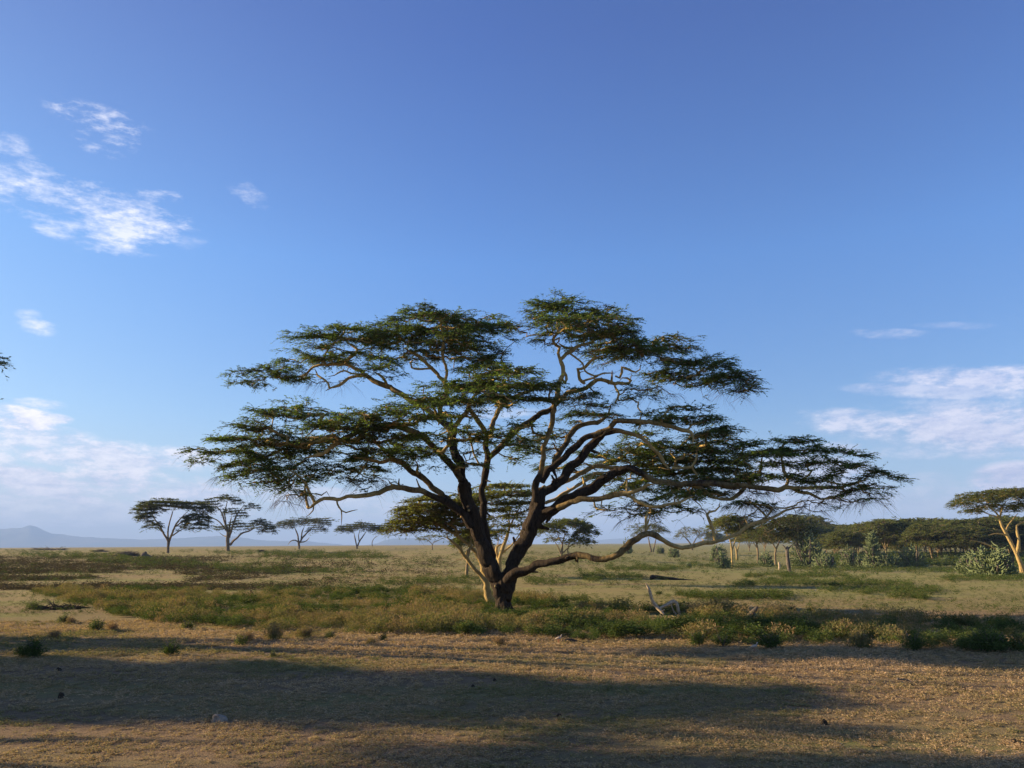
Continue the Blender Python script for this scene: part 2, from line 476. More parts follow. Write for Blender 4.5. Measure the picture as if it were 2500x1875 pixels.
hz = 420.0
bx = np.array([[x, y, z] for z in (-6, hz) for y in (-18600, 18600) for x in (-18600, 18600)], float)
bf = np.array([[0, 2, 3, 1], [4, 5, 7, 6], [0, 1, 5, 4], [2, 6, 7, 3], [0, 4, 6, 2], [1, 3, 7, 5]])
mh = bpy.data.materials.new('haze'); mh.use_nodes = True
t = mh.node_tree; t.nodes.clear()
pv = N('ShaderNodeVolumePrincipled', t)
pv.inputs['Color'].default_value = (.40, .60, 1.0, 1)
pv.inputs['Density'].default_value = 0.00010
pv.inputs['Anisotropy'].default_value = 0.0
o = N('ShaderNodeOutputMaterial', t); lk(pv.outputs[0], o.inputs['Volume'], t)
tag(obj('haze', make_mesh('haze', bx, [bf], mh)), kind='stuff', label='pale blue haze in the air over the plain', cat='haze')

# ------------------------------------------------------------------ trees
def leaf_quads(P, Dr, size, rg, wid=.42, rollr=1.0):
    """rhombus leaves starting at P pointing along Dr"""
    n = len(P)
    Dn = Dr / (np.linalg.norm(Dr, axis=1, keepdims=True) + 1e-9)
    up = np.tile([0, 0, 1.0], (n, 1)) + rg.normal(0, rollr, (n, 3))
    Sd = np.cross(Dn, up); Sd /= np.linalg.norm(Sd, axis=1, keepdims=True) + 1e-9
    L = size[:, None]
    a = P; c = P + Dn * L
    mid = P + Dn * L * .5
    b = mid + Sd * L * wid * .5; d = mid - Sd * L * wid * .5
    V = np.stack([a, b, c, d], 1).reshape(-1, 3)
    F = np.arange(4 * n).reshape(-1, 4)
    return V, F

def build_tree(root, limbs, pads, n_attr, seed, leaf=.13, lpt=22, twig=.009, spray=.5, seg=.4, bark=None, leafm=None, zs=1.6, rexp=.43, trunk_names=None, droop=.25, limbtubes=True, tintb=0.0, flat=1.0, layer=0.0):
    """root: the thing; limbs: list of (N,4) arrays x,y,z,r ; pads: list of (cx,cy,cz,rx,ry,rz,density)"""
    rg = np.random.default_rng(seed)
    org = np.array(root.location)
    bark = bark or M_BARK; leafm = leafm or M_LEAF
    # --- limbs
    NP, NR = [], []
    for k, L in enumerate(limbs):
        C = catmull(L, (.10 if L[:, 3].max() > .3 else .16) if leaf < .2 else .8)
        C = C.copy()
        j = np.stack([vnoise(np.arange(len(C)) * (.25 if leaf < .2 else .35) + 31 * k, np.full(len(C), q * 3.3), seed) - .5 for q in range(3)], 1)
        env = np.minimum(1, np.arange(len(C)) / 4.0)[:, None]
        C[:, :3] += j * np.minimum(C[:, 3:4] * 1.7, .20 if leaf < .2 else .4) * env
        if leaf < .2:
            j2 = np.stack([vnoise(np.arange(len(C)) * .8 + 11 * k, np.full(len(C), q * 5.1), seed + 4) - .5 for q in range(3)], 1)
            C[:, :3] += j2 * np.minimum(C[:, 3:4] * .7, .08) * env
        C[:, 3] = np.maximum(C[:, 3], .012)
        if limbtubes:
            G = Geo()
            rm = C[:, 3].max()
            trunk = k == 0
            if trunk:
                h = C[:, 2] - C[0, 2]
                C[:, 3] *= 1 + .18 * np.exp(-np.maximum(h, 0) / .40)
            C[-3:, 3] *= np.array([.85, .65, .35])[-len(C[-3:]):]
            big = rm > .25 and leaf < .2
            G.tube(C[:, :3], C[:, 3], 40 if big else (14 if rm > .10 and leaf < .2 else 7), flute=.06 if trunk else (.03 if rm > .15 else .0), seed=k, rough=.22, ridge=.085 if big else (.05 if rm > .12 and leaf < .2 else 0))
            if not trunk and leaf < .12 and rm > .05:
                for q in range(int(len(C) * .16 / 2.2)):
                    i_ = int(rg.integers(4, max(5, len(C) - 4))); r_ = C[i_, 3]; b_ = C[i_, :3]
                    d_ = rg.normal(0, 1, 3); t_ = C[min(i_ + 2, len(C) - 1), :3] - b_; t_ /= np.linalg.norm(t_) + 1e-6
                    d_ -= d_ @ t_ * t_ * .6; d_ /= np.linalg.norm(d_); l_ = r_ * rg.uniform(1.4, 3.2) + rg.uniform(.05, .3)
                    e_ = b_ + d_ * l_ + [0, 0, rg.uniform(-.05, .15)]
                    G.tube(np.array([b_, b_ + d_ * r_ * .9, b_ + d_ * l_ * .6 + rg.normal(0, .03, 3), e_]), np.array([r_ * .75, r_ * .5, r_ * .3, r_ * .18]), 6, rad=max(r_, .06))
            if trunk and leaf < .2:
                for q in range(7):
                    a_ = q * .9 + .3; rr_ = C[0, 3]; l_ = rr_ * (.75 + .35 * math.sin(q * 2.3)); c_, s_ = math.cos(a_), math.sin(a_); b_ = C[0, :3]
                    RT = catmull(np.array([[b_[0] + c_ * rr_ * .55, b_[1] + s_ * rr_ * .55, b_[2] + rr_ * 1.5, rr_ * .22], [b_[0] + c_ * rr_ * .9, b_[1] + s_ * rr_ * .9, b_[2] + rr_ * .55, rr_ * .26], [b_[0] + c_ * (rr_ + l_ * .4), b_[1] + s_ * (rr_ + l_ * .4), b_[2] + .12, rr_ * .2], [b_[0] + c_ * (rr_ + l_), b_[1] + s_ * (rr_ + l_), b_[2] - .08, rr_ * .07]]), .1)
                    G.tube(RT[:, :3], RT[:, 3], 12, rough=.2, seed=q, ridge=.08, rad=.45)
            obj('trunk' if trunk else 'limb', G.mesh('trunk' if trunk else 'limb', bark, org), root)
        NP.append(C[:, :3]); NR.append(C[:, 3])
    LP = np.concatenate(NP); LR = np.concatenate(NR)
    # --- attractors
    w = np.array([q[3] * q[5] * q[6] for q in pads]); w = w / w.sum()
    A, AD, AZ, AR, AB = [], [], [], [], []
    for q, wi in zip(pads, w):
        k = max(3, int(round(n_attr * wi)))
        rr = np.sqrt(rg.random(k)) ; th = rg.random(k) * 2 * math.pi
        lob = 1 + .22 * np.sin(3 * th + q[0]) + .15 * np.sin(5 * th + q[1] * 3)
        x = rr * np.cos(th) * lob; y = rr * np.sin(th) * lob
        uz = rg.random(k) ** .75
        top = 1.0 - 1.15 * rr ** 2.2
        lump = (vnoise(x * 2.6 + q[0], y * 2.6 + q[2], 4) - .5) * .7
        z = top - (1 - uz) * 1.05 + lump
        zw = q[2] + z * q[5]
        if layer:
            off = (vnoise(x * 1.3 + q[0] * 3, y * 1.3 + q[1] * 3, 12) - .5) * layer * 1.2
            zq = np.round((zw - off) / layer) * layer + off + rg.normal(0, layer * .07, k)
            zw = zq
        A.append(np.stack([q[0] + x * q[3], q[1] + y * q[4], zw], 1))
        AD.append(np.stack([x + rg.normal(0, .45, k), y + rg.normal(0, .45, k), np.zeros(k)], 1))
        AZ.append(uz); AR.append(rr); AB.append(np.full(k, len(q) > 7 and q[7] > 0))
    A, AD, AZ, AR, AB = map(np.concatenate, (A, AD, AZ, AR, AB))
    dmin = np.empty(len(A))
    for s in range(0, len(A), 400):
        dmin[s:s + 400] = np.sqrt(((A[s:s + 400, None] - LP[None]) ** 2).sum(-1)).min(1)
    order = np.argsort(dmin)
    A, AD, AZ, AR, AB = A[order], AD[order], AZ[order], AR[order], AB[order]
    cap = len(LP) + len(A) * 14
    POS = np.empty((cap, 3), np.float32); PAR = np.full(cap, -1, int)
    sc = np.array([1, 1, zs], np.float32)
    SC = np.empty((cap, 3), np.float32)
    nL = len(LP); POS[:nL] = LP; SC[:nL] = LP * sc
    # thick trunk pieces attract less: offset cost for low nodes
    PEN = np.zeros(cap, np.float32)
    low = LP[:, 2].min()
    hgt = A[:, 2].max() - low
    PEN[:nL] = np.maximum(0, .35 * hgt - (LP[:, 2] - low)) * 2.0
    cnt_n = nL
    tip = np.empty(len(A), int)
    for a in range(len(A)):
        d = SC[:cnt_n] - (A[a] * sc).astype(np.float32)
        c = np.sqrt(np.einsum('ij,ij->i', d, d)) + PEN[:cnt_n]
        jn = int(np.argmin(c))
        p0 = POS[jn].astype(float); v = A[a] - p0; L = np.linalg.norm(v)
        k = int(min(13, max(1, math.ceil(L / seg))))
        prev = jn
        bow = rg.normal(0, .07 * L, 3); bow[2] = abs(bow[2]) * .5 - .08 * L
        for s in range(1, k + 1):
            f = s / k
            q = p0 + v * f + bow * 4 * f * (1 - f) + (rg.normal(0, .09 * seg, 3) if s < k else 0)
            POS[cnt_n] = q; SC[cnt_n] = q * sc; PAR[cnt_n] = prev
            PEN[cnt_n] = PEN[prev] * .5
            prev = cnt_n; cnt_n += 1
        tip[a] = prev
    cnt = np.zeros(cnt_n)
    cnt[tip] = 1
    for q in range(cnt_n - 1, nL - 1, -1):
        cnt[PAR[q]] += cnt[q]
    rad = twig * np.maximum(cnt, 1) ** rexp
    ch = {}
    for q in range(nL, cnt_n): ch.setdefault(PAR[q], []).append(q)
    G = Geo()
    starts = [q for q in range(nL, cnt_n) if PAR[q] < nL]
    while starts:
        s = starts.pop()
        par = PAR[s]
        chain = [par, s]; rr = []
        lim = LR[par] * .8 if par < nL else 1e9
        cur = s
        while cur in ch:
            kids = ch[cur]
            b = max(kids, key=lambda z: cnt[z])
            starts.extend(z for z in kids if z != b)
            chain.append(b); cur = b
        r = rad[chain].copy(); r[0] = rad[s] * 1.05
        r = np.minimum(r, lim)
        r[-1] *= .6
        P = POS[chain].astype(float)
        G.tube(P, r, 7 if r.max() > .06 else (4 if r.max() > .02 else 3), cap=False)
    # --- sprays of leaves
    D = AD / (np.linalg.norm(AD, axis=1, keepdims=True) + 1e-9)
    nt_ = 3
    P0 = np.repeat(A, nt_, 0); D0 = np.repeat(D, nt_, 0) + rg.normal(0, .55, (len(A) * nt_, 3)) * [1, 1, .38]
    D0[:, 2] += .12 - droop * np.repeat(AR, nt_) ** 2
    D0 /= np.linalg.norm(D0, axis=1, keepdims=True)
    z0 = np.repeat(AZ, nt_)
    Ls = spray * rg.uniform(.5, 1.25, len(P0)) * (1 + .35 * np.repeat(AR, nt_) ** 3)
    bare = z0 < rg.uniform(-.15, .52, len(P0))
    hb = np.repeat(AB, nt_)
    bare |= hb
    D0[bare, 2] -= .35
    D0[hb, 2] -= .45; Ls[hb] *= 1.45
    D0 /= np.linalg.norm(D0, axis=1, keepdims=True)
    mid = P0 + D0 * Ls[:, None] * .55 + [0, 0, .0]
    end = P0 + D0 * Ls[:, None] - np.stack([0 * Ls, 0 * Ls, Ls * rg.uniform(0, .25, len(Ls))], 1)
    tr = twig * .75
    V = []
    for q, rr_ in ((P0, tr), (mid, tr * .8), (end, tr * .3)):
        for a_ in (0, 2.1, 4.2):
            V.append(q + np.array([math.cos(a_) * .7, math.cos(a_) * .7 * .3, math.sin(a_)]) * rr_)
    V = np.stack(V, 1).reshape(-1, 3)
    base = np.arange(len(P0))[:, None] * 9
    fl = []
    for row in (0, 3):
        for a_ in range(3):
            b_ = (a_ + 1) % 3
            fl.append(np.stack([base[:, 0] + row + a_, base[:, 0] + row + b_, base[:, 0] + row + 3 + b_, base[:, 0] + row + 3 + a_], 1))
    G.add(V, np.concatenate(fl), tr)
    obj('twigs', G.mesh('twigs', bark, org, False), root)
    lp = max(2, int(round(lpt / nt_)))
    keep = ~bare
    P1, M1, E1 = P0[keep], mid[keep], end[keep]
    zz = z0[keep]
    f = (np.arange(lp) + .5) / lp
    f = np.clip(f[None] + rg.normal(0, .06, (len(P1), lp)), .05, 1)
    B = P1[:, None] * (1 - f[..., None]) + E1[:, None] * f[..., None] + (M1 - (P1 + E1) / 2)[:, None] * (4 * f * (1 - f))[..., None]
    side = np.cross(E1 - P1, [0, 0, 1.0]); side /= np.linalg.norm(side, axis=1, keepdims=True) + 1e-9
    dirn = (E1 - P1) / (np.linalg.norm(E1 - P1, axis=1, keepdims=True))
    sgn = np.where(np.arange(lp) % 2 == 0, 1.0, -1.0)[None, :, None]
    DL = dirn[:, None] * .75 + side[:, None] * sgn * .8 + rg.normal(0, .3, (len(P1), lp, 3)) * [1, 1, .5 * flat]
    sz = leaf * rg.uniform(.6, 1.25, (len(P1), lp))
    V, F = leaf_quads(B.reshape(-1, 3), DL.reshape(-1, 3), sz.ravel(), rg, .42, .8)
    tn = np.clip(rg.normal(.45, .16, len(F)) + np.repeat(vnoise(P1[:, 0] * 1.1, P1[:, 2] * 2 + P1[:, 1] * 1.1, 9) - .5, lp) * .7 + tintb, 0, 1)
    obj('crown', make_mesh('crown', V - org, [F], leafm, False, {'tint': ('FACE', tn)}), root)
    return len(F)

def limbs_px(D0, lst):
    """lst: each [(px,py,width_px,depth_offset),...] -> world"""
    out = []
    for L in lst:
        P = []
        for (px, py, w, dz) in L:
            D = D0 + dz
            q = at(px, py, D)
            P.append([*q, max(w * (.88 if w > 9 else .95), 1.0) / 2 / FPX * D])
        out.append(np.array(P))
    return out
def pads_px(D0, lst, dscale=.8, dmin=1.0, dmax=3.6):
    out = []
    for q in lst:
        cx, cy, hw, hh, dz = q[:5]; dens = q[5] if len(q) > 5 else 1.0
        D = D0 + dz; c = at(cx, cy, D)
        rx, rz = hw / FPX * D, hh / FPX * D
        out.append((c[0], c[1], c[2], rx, float(np.clip(rx * dscale, dmin, dmax)), rz, dens, q[6] if len(q) > 6 else 0))
    return out

# ---- the great acacia
b0 = hit(1230, 1494)
D0 = b0[1]
main = thing('acacia_tree', 'huge spreading flat-topped acacia with dark forked trunk in the middle of the plain', 'tree', b0)
ML = [
 # trunk
 [(1230, 1500, 41, 0), (1230, 1480, 40, 0), (1231, 1455, 40, 0), (1232, 1430, 44, 0), (1232, 1412, 50, 0), (1230, 1398, 46, 0)],
 # left leader
 [(1226, 1470, 22, 0), (1218, 1425, 36, 0), (1206, 1398, 38, 0), (1194, 1372, 37, 0), (1182, 1340, 37, -.1), (1170, 1308, 36, -.2), (1160, 1280, 36, -.3), (1150, 1250, 36, -.4), (1142, 1218, 34, -.5), (1134, 1190, 32, -.7), (1126, 1165, 26, -.8)],
 # left leader, upper: two parallel stems then out to the upper left
 [(1128, 1175, 22, -.8), (1124, 1140, 24, -.8), (1116, 1110, 24, -.7), (1108, 1080, 24, -.5), (1102, 1056, 25, -.4), (1094, 1040, 22, -.2), (1078, 1028, 16, 0), (1060, 1014, 14, 0), (1040, 1000, 14, .2), (1015, 985, 14, .4), (992, 971, 14, .6), (965, 954, 14, .8), (945, 942, 14, 1), (922, 934, 13, 1.1), (905, 925, 12, 1.2), (893, 914, 11, 1.3), (884, 905, 9, 1.4), (867, 899, 8, 1.5), (845, 889, 8, 1.6), (796, 889, 7, 1.8), (767, 895, 6, 2), (750, 912, 5, 2.1), (735, 920, 5, 2.2), (694, 922, 4, 2.3), (655, 922, 3, 2.4)],
 [(1126, 1170, 16, -1.2), (1108, 1140, 17, -1.3), (1092, 1124, 17, -1.4), (1070, 1100, 17, -1.5), (1053, 1085, 16, -1.6), (1027, 1062, 16, -1.9), (996, 1046, 15, -2.2), (960, 1036, 15, -2.6), (925, 1036, 14, -3), (900, 1042, 14, -3.3), (877, 1050, 14, -3.6), (850, 1066, 14, -3.8), (825, 1085, 13, -4), (795, 1102, 11, -4.1), (770, 1113, 9, -4.2), (745, 1118, 6, -4.2)],
 # up from the upper left stem
 [(1100, 1056, 15, -.3), (1082, 1030, 15, .2), (1072, 1010, 14, .6), (1078, 985, 13, 1), (1088, 960, 12, 1.4), (1085, 935, 12, 1.8), (1074, 918, 11, 2), (1055, 899, 10, 2.2), (1039, 883, 9, 2.3), (1023, 867, 9, 2.4), (1000, 857, 7, 2.6), (985, 850, 5, 2.8)],
 [(1086, 935, 8, 1.8), (1090, 916, 8, 1.7), (1084, 893, 8, 1.5), (1078, 860, 8, 1.4), (1080, 830, 7, 1.2), (1080, 812, 7, 1.1), (1074, 794, 7, 1), (1082, 781, 7, .9), (1092, 771, 6, .8), (1100, 762, 4, .8)],
 [(1055, 899, 7, 2.2), (1040, 900, 6, 1.9), (1020, 901, 6, 1.7), (1005, 898, 5, 1.5), (1001, 886, 5, 1.4), (1015, 878, 4, 1.3)],
 [(1106, 1048, 12, -.4), (1116, 1034, 13, -.6), (1128, 1020, 12, -.8), (1142, 1004, 11, -1), (1143, 990, 10, -1.2), (1150, 972, 8, -1.5), (1170, 958, 7, -2)],
 # tip curl of the upper left limb
 [(890, 918, 8, 1.3), (872, 919, 8, 1.1), (853, 922, 8, .9), (838, 932, 8, .8), (826, 940, 8, .7), (806, 947, 7, .6), (794, 955, 3, .5)],
 [(804, 946, 6, .6), (801, 936, 5, .7), (790, 926, 5, .8), (775, 916, 5, 1), (769, 903, 4, 1.3)],
 [(843, 891, 8, 1.6), (850, 878, 8, 1.5), (862, 870, 8, 1.4), (872, 862, 8, 1.4), (873, 853, 7, 1.4), (866, 846, 7, 1.4), (853, 838, 6, 1.4), (846, 828, 4, 1.4)],
 [(900, 920, 6, 1.2), (880, 913, 5, .8), (860, 912, 5, .4), (838, 905, 5, .2), (815, 917, 4, 0), (800, 920, 4, -.1)],
 [(946, 943, 6, 1), (938, 926, 7, .6), (925, 914, 7, .4), (912, 909, 5, .2)],
 # centre leader
 [(1206, 1390, 16, .9), (1196, 1340, 19, 1.1), (1188, 1300, 20, 1.2), (1180, 1260, 19, 1.3), (1178, 1214, 18, 1.4), (1180, 1180, 18, 1.4), (1182, 1150, 18, 1.4), (1187, 1122, 18, 1.4), (1187, 1096, 16, 1.3), (1188, 1066, 15, 1.2), (1182, 1044, 14, 1), (1172, 1028, 13, .8), (1162, 1015, 12, .5), (1152, 1000, 12, 0), (1145, 990, 9, -.5)],
 [(1190, 1070, 12, 1.2), (1200, 1052, 12, 1.5), (1206, 1035, 13, 1.8), (1214, 1017, 12, 2), (1222, 1000, 12, 2.2), (1232, 983, 11, 2.4), (1248, 974, 10, 2.6), (1267, 966, 9, 2.8), (1290, 955, 7, 3), (1320, 940, 5, 3.3)],
 [(1231, 984, 10, 2.4), (1222, 974, 9, 2), (1210, 967, 9, 1.5), (1195, 963, 8, 1), (1178, 964, 7, .4), (1168, 975, 6, -.2)],
 [(1187, 1128, 13, 1.4), (1200, 1112, 15, 1.6), (1216, 1098, 16, 1.8), (1236, 1078, 16, 2.1), (1250, 1062, 16, 2.3), (1266, 1046, 17, 2.5), (1297, 1024, 16, 2.8), (1320, 1010, 15, 3), (1350, 994, 14, 3.1), (1372, 970, 13, 3), (1384, 958, 12, 2.9), (1395, 953, 12, 2.8), (1423, 950, 12, 2.6), (1445, 940, 12, 2.4), (1465, 928, 11, 2.2), (1480, 933, 11, 2.1), (1492, 939, 10, 2), (1515, 939, 9, 2), (1533, 937, 8, 2), (1538, 930, 7, 2), (1530, 924, 6, 2), (1518, 923, 5, 2), (1512, 930, 3, 2)],
 [(1186, 1140, 6, 1.2), (1170, 1134, 7, .8), (1150, 1132, 6, .4), (1135, 1130, 5, 0)],
 [(1170, 1134, 5, .8), (1158, 1110, 5, .7), (1152, 1085, 5, .6), (1145, 1065, 4, .5), (1138, 1042, 2, .5)],
 # right leader
 [(1238, 1460, 22, 0), (1243, 1420, 34, 0), (1252, 1390, 36, 0), (1263, 1362, 37, 0), (1275, 1335, 37, 0), (1286, 1308, 37, 0), (1297, 1282, 38, 0), (1306, 1255, 38, 0), (1312, 1232, 36, 0), (1318, 1208, 32, 0), (1326, 1188, 26, 0)],
 [(1308, 1225, 22, -.3), (1309, 1200, 22, -.4), (1312, 1178, 20, -.5), (1320, 1150, 15, -.5), (1324, 1118, 14, -.6), (1330, 1090, 14, -.6), (1340, 1066, 14, -.6), (1350, 1040, 14, -.6), (1354, 1012, 14, -.6), (1358, 985, 14, -.6), (1364, 960, 13, -.5), (1369, 935, 12, -.4), (1372, 912, 11, -.3), (1373, 893, 11, -.2), (1367, 877, 10, 0), (1374, 870, 10, 0), (1384, 862, 11, .2), (1396, 857, 11, .4), (1402, 846, 9, .6), (1418, 841, 8, .8), (1434, 838, 7, 1), (1455, 835, 4, 1.2)],
 [(1371, 925, 7, -.4), (1381, 935, 8, -.3), (1383, 915, 8, -.3), (1378, 897, 8, -.2)],
 [(1368, 880, 8, 0), (1362, 862, 8, -.1), (1364, 848, 8, -.3), (1352, 838, 8, -.4), (1349, 828, 8, -.5), (1354, 820, 8, -.6), (1360, 812, 7, -.7), (1361, 800, 6, -.8), (1358, 785, 5, -.9), (1354, 768, 4, -1)],
 [(1396, 848, 8, .6), (1384, 850, 7, .3), (1372, 846, 6, 0), (1362, 838, 6, -.2)],
 [(1425, 838, 5, .8), (1428, 826, 5, .8), (1432, 816, 6, .8), (1450, 815, 6, .9), (1460, 813, 4, .9)],
 [(1432, 817, 6, .8), (1415, 820, 6, .6), (1398, 822, 6, .5), (1390, 812, 5, .4), (1382, 802, 4, .3)],
 [(1384, 858, 5, .2), (1408, 876, 5, .4), (1424, 888, 5, .6), (1430, 905, 5, .7), (1452, 917, 5, .8), (1470, 912, 5, .9), (1500, 911, 4, 1)],
 [(1427, 936, 8, 2.5), (1416, 926, 8, 2.3), (1411, 912, 8, 2.2), (1409, 903, 8, 2.1), (1420, 903, 7, 2), (1432, 897, 8, 1.9), (1445, 884, 8, 1.8), (1458, 874, 7, 1.7), (1475, 868, 5, 1.6)],
 [(1424, 930, 6, 2.5), (1440, 925, 6, 2.4), (1455, 919, 5, 2.2), (1466, 912, 4, 2)],
 [(1492, 939, 7, 2), (1494, 924, 7, 1.9), (1495, 907, 6, 1.8)],
 [(1500, 938, 5, 2), (1504, 950, 6, 1.8), (1509, 962, 6, 1.6), (1507, 972, 7, 1.5), (1503, 981, 5, 1.4), (1508, 988, 2, 1.4)],
 [(1510, 966, 4, 1.6), (1520, 960, 4, 1.6), (1528, 952, 4, 1.5), (1542, 948, 3, 1.4)],
 [(1502, 918, 6, 1.6), (1513, 923, 7, 1.6), (1518, 910, 7, 1.6), (1517, 898, 7, 1.6), (1535, 904, 6, 1.6), (1550, 907, 6, 1.6), (1560, 900, 6, 1.6), (1562, 890, 4, 1.6)],
 # right spreading stems
 [(1322, 1178, 18, .1), (1332, 1160, 20, .1), (1358, 1137, 19, .1), (1388, 1105, 18, .1), (1423, 1076, 17, 0), (1453, 1058, 16, -.1), (1480, 1049, 15, -.2), (1494, 1040, 15, -.3), (1503, 1029, 15, -.4), (1535, 1028, 15, -.5), (1570, 1031, 13, -.6), (1596, 1034, 13, -.7), (1636, 1042, 13, -.8), (1665, 1050, 11, -.9), (1687, 1055, 10, -1), (1692, 1068, 7, -1.2), (1690, 1085, 5, -1.4)],
 [(1350, 1143, 12, .4), (1360, 1120, 15, .8), (1372, 1092, 15, 1.1), (1388, 1072, 15, 1.3), (1402, 1054, 15, 1.5), (1420, 1039, 14, 1.6), (1445, 1032, 13, 1.7), (1472, 1028, 10, 1.8), (1486, 1013, 8, 1.8), (1490, 992, 6, 1.8)],
 [(1322, 1205, 22, .2), (1348, 1186, 26, .3), (1380, 1157, 24, .4), (1413, 1124, 24, .5), (1443, 1092, 24, .5), (1468, 1066, 20, .4), (1494, 1051, 16, .3), (1523, 1054, 12, .2), (1555, 1066, 11, .1), (1592, 1088, 9, 0), (1612, 1111, 8, -.2), (1622, 1131, 7, -.4), (1637, 1145, 6, -.6)],
 [(1346, 1200, 10, .8), (1366, 1184, 12, 1.2), (1392, 1168, 12, 1.6), (1433, 1147, 12, 2), (1464, 1138, 11, 2.3), (1494, 1143, 9, 2.6), (1530, 1140, 7, 3), (1570, 1130, 5, 3.4)],
 [(1332, 1228, 8, .6), (1348, 1221, 9, .9), (1392, 1196, 9, 1.2), (1425, 1174, 9, 1.5), (1453, 1157, 8, 1.7), (1484, 1151, 6, 1.9)],
 [(1300, 1290, 24, -.1), (1312, 1272, 28, -.2), (1331, 1254, 31, -.3), (1372, 1230, 31, -.5), (1400, 1214, 29, -.6), (1423, 1201, 27, -.7), (1464, 1176, 25, -.9), (1504, 1154, 22, -1.1), (1535, 1146, 19, -1.3), (1560, 1154, 17, -1.4), (1590, 1170, 15, -1.5), (1630, 1178, 15, -1.6), (1680, 1180, 16, -1.7), (1730, 1183, 17, -1.8), (1780, 1184, 16, -1.9), (1813, 1186, 15, -2), (1867, 1192, 15, -2.1), (1905, 1198, 13, -2.1), (1920, 1190, 12, -2.1), (1945, 1192, 9, -2.2), (1989, 1191, 8, -2.3), (2040, 1190, 7, -2.4), (2085, 1180, 6, -2.6), (2120, 1168, 4, -2.8)],
 [(1915, 1192, 9, -2.1), (1924, 1175, 8, -1.9), (1914, 1150, 8, -1.7), (1912, 1132, 7, -1.5), (1908, 1110, 5, -1.3)],
 [(1930, 1190, 9, -2.1), (1950, 1200, 9, -2.2), (1978, 1204, 8, -2.3), (1990, 1210, 7, -2.3), (2005, 1218, 6, -2.3), (2035, 1216, 5, -2.4), (2060, 1225, 3, -2.5)],
 [(1760, 1218, 9, -1.2), (1791, 1217, 10, -1.2), (1806, 1204, 10, -1.2), (1820, 1186, 9, -1.2), (1840, 1167, 9, -1.1), (1853, 1150, 8, -1), (1858, 1130, 8, -.9), (1864, 1112, 5, -.8)],
 [(1680, 1178, 9, -1.6), (1710, 1195, 9, -1.4), (1740, 1212, 9, -1.3), (1770, 1220, 8, -1.2)],
 [(1640, 1142, 6, -.6), (1666, 1143, 7, -.6), (1688, 1140, 7, -.6), (1697, 1128, 6, -.6), (1701, 1110, 5, -.6), (1700, 1095, 3, -.6)],
 [(1360, 1240, 14, -.8), (1390, 1230, 15, -1.1), (1423, 1222, 15, -1.4), (1474, 1216, 14, -1.8), (1514, 1204, 14, -2.1), (1545, 1201, 11, -2.3), (1575, 1189, 9, -2.6), (1600, 1183, 6, -2.9)],
 [(1520, 1206, 9, -2.1), (1545, 1214, 10, -2.3), (1567, 1228, 9, -2.5), (1596, 1238, 9, -2.7), (1626, 1235, 8, -2.9), (1667, 1221, 7, -3), (1697, 1211, 5, -3.1)],
 [(1450, 1214, 5, -1.6), (1452, 1236, 5, -1.8), (1462, 1246, 5, -2), (1485, 1246, 4, -2.2), (1508, 1246, 3, -2.3)],
 [(1530, 1205, 6, -2), (1532, 1180, 6, -1.8), (1531, 1160, 5, -1.6)],
 [(1420, 1200, 7, -.5), (1424, 1184, 8, .3), (1423, 1165, 5, 1.2)],
 # the long low limb to the right
 [(1236, 1418, 22, -.4), (1252, 1403, 27, -.7), (1275, 1393, 23, -1), (1303, 1383, 20, -1.3), (1357, 1366, 19, -1.8), (1385, 1356, 19, -2), (1410, 1352, 18, -2.2), (1430, 1354, 17, -2.4), (1452, 1361, 17, -2.6), (1475, 1363, 17, -2.8), (1500, 1356, 16, -3), (1523, 1340, 16, -3.1), (1545, 1320, 16, -3.2), (1561, 1308, 15, -3.2), (1576, 1301, 15, -3.2), (1600, 1304, 17, -3.2), (1612, 1310, 13, -3.2), (1627, 1322, 11, -3.2), (1645, 1332, 11, -3.2), (1665, 1336, 10, -3.2), (1703, 1330, 11, -3.1), (1746, 1321, 10, -3), (1780, 1312, 10, -3), (1803, 1302, 10, -3), (1818, 1290, 9, -3), (1840, 1278, 8, -3), (1874, 1268, 7, -3), (1912, 1249, 6, -3), (1940, 1240, 4, -3), (1975, 1236, 3, -3)],
 [(1746, 1321, 9, -3), (1742, 1300, 8, -3), (1736, 1278, 8, -3), (1729, 1258, 7, -3), (1733, 1250, 6, -3), (1748, 1246, 6, -3), (1758, 1236, 5, -3), (1757, 1226, 4, -3)],
 [(1728, 1258, 5, -3), (1722, 1250, 4, -3), (1717, 1244, 2, -3)],
 [(1577, 1298, 8, -3.2), (1578, 1282, 7, -3.2), (1577, 1264, 8, -3.1), (1580, 1252, 7, -3), (1584, 1238, 5, -2.9)],
 [(1578, 1285, 4, -3.2), (1584, 1270, 4, -3.2), (1588, 1255, 3, -3.1), (1593, 1268, 2, -3.1)],
 [(1815, 1290, 6, -3), (1826, 1277, 5, -3), (1818, 1262, 4, -2.9), (1822, 1250, 3, -2.8)],
 [(1840, 1278, 6, -3), (1868, 1262, 6, -2.6), (1855, 1245, 5, -2.2), (1838, 1228, 5, -1.8), (1820, 1212, 4, -1.5)],
 [(1870, 1266, 4, -3), (1882, 1246, 4, -3), (1893, 1232, 3, -3), (1897, 1222, 2, -3)],
 # lower left limbs
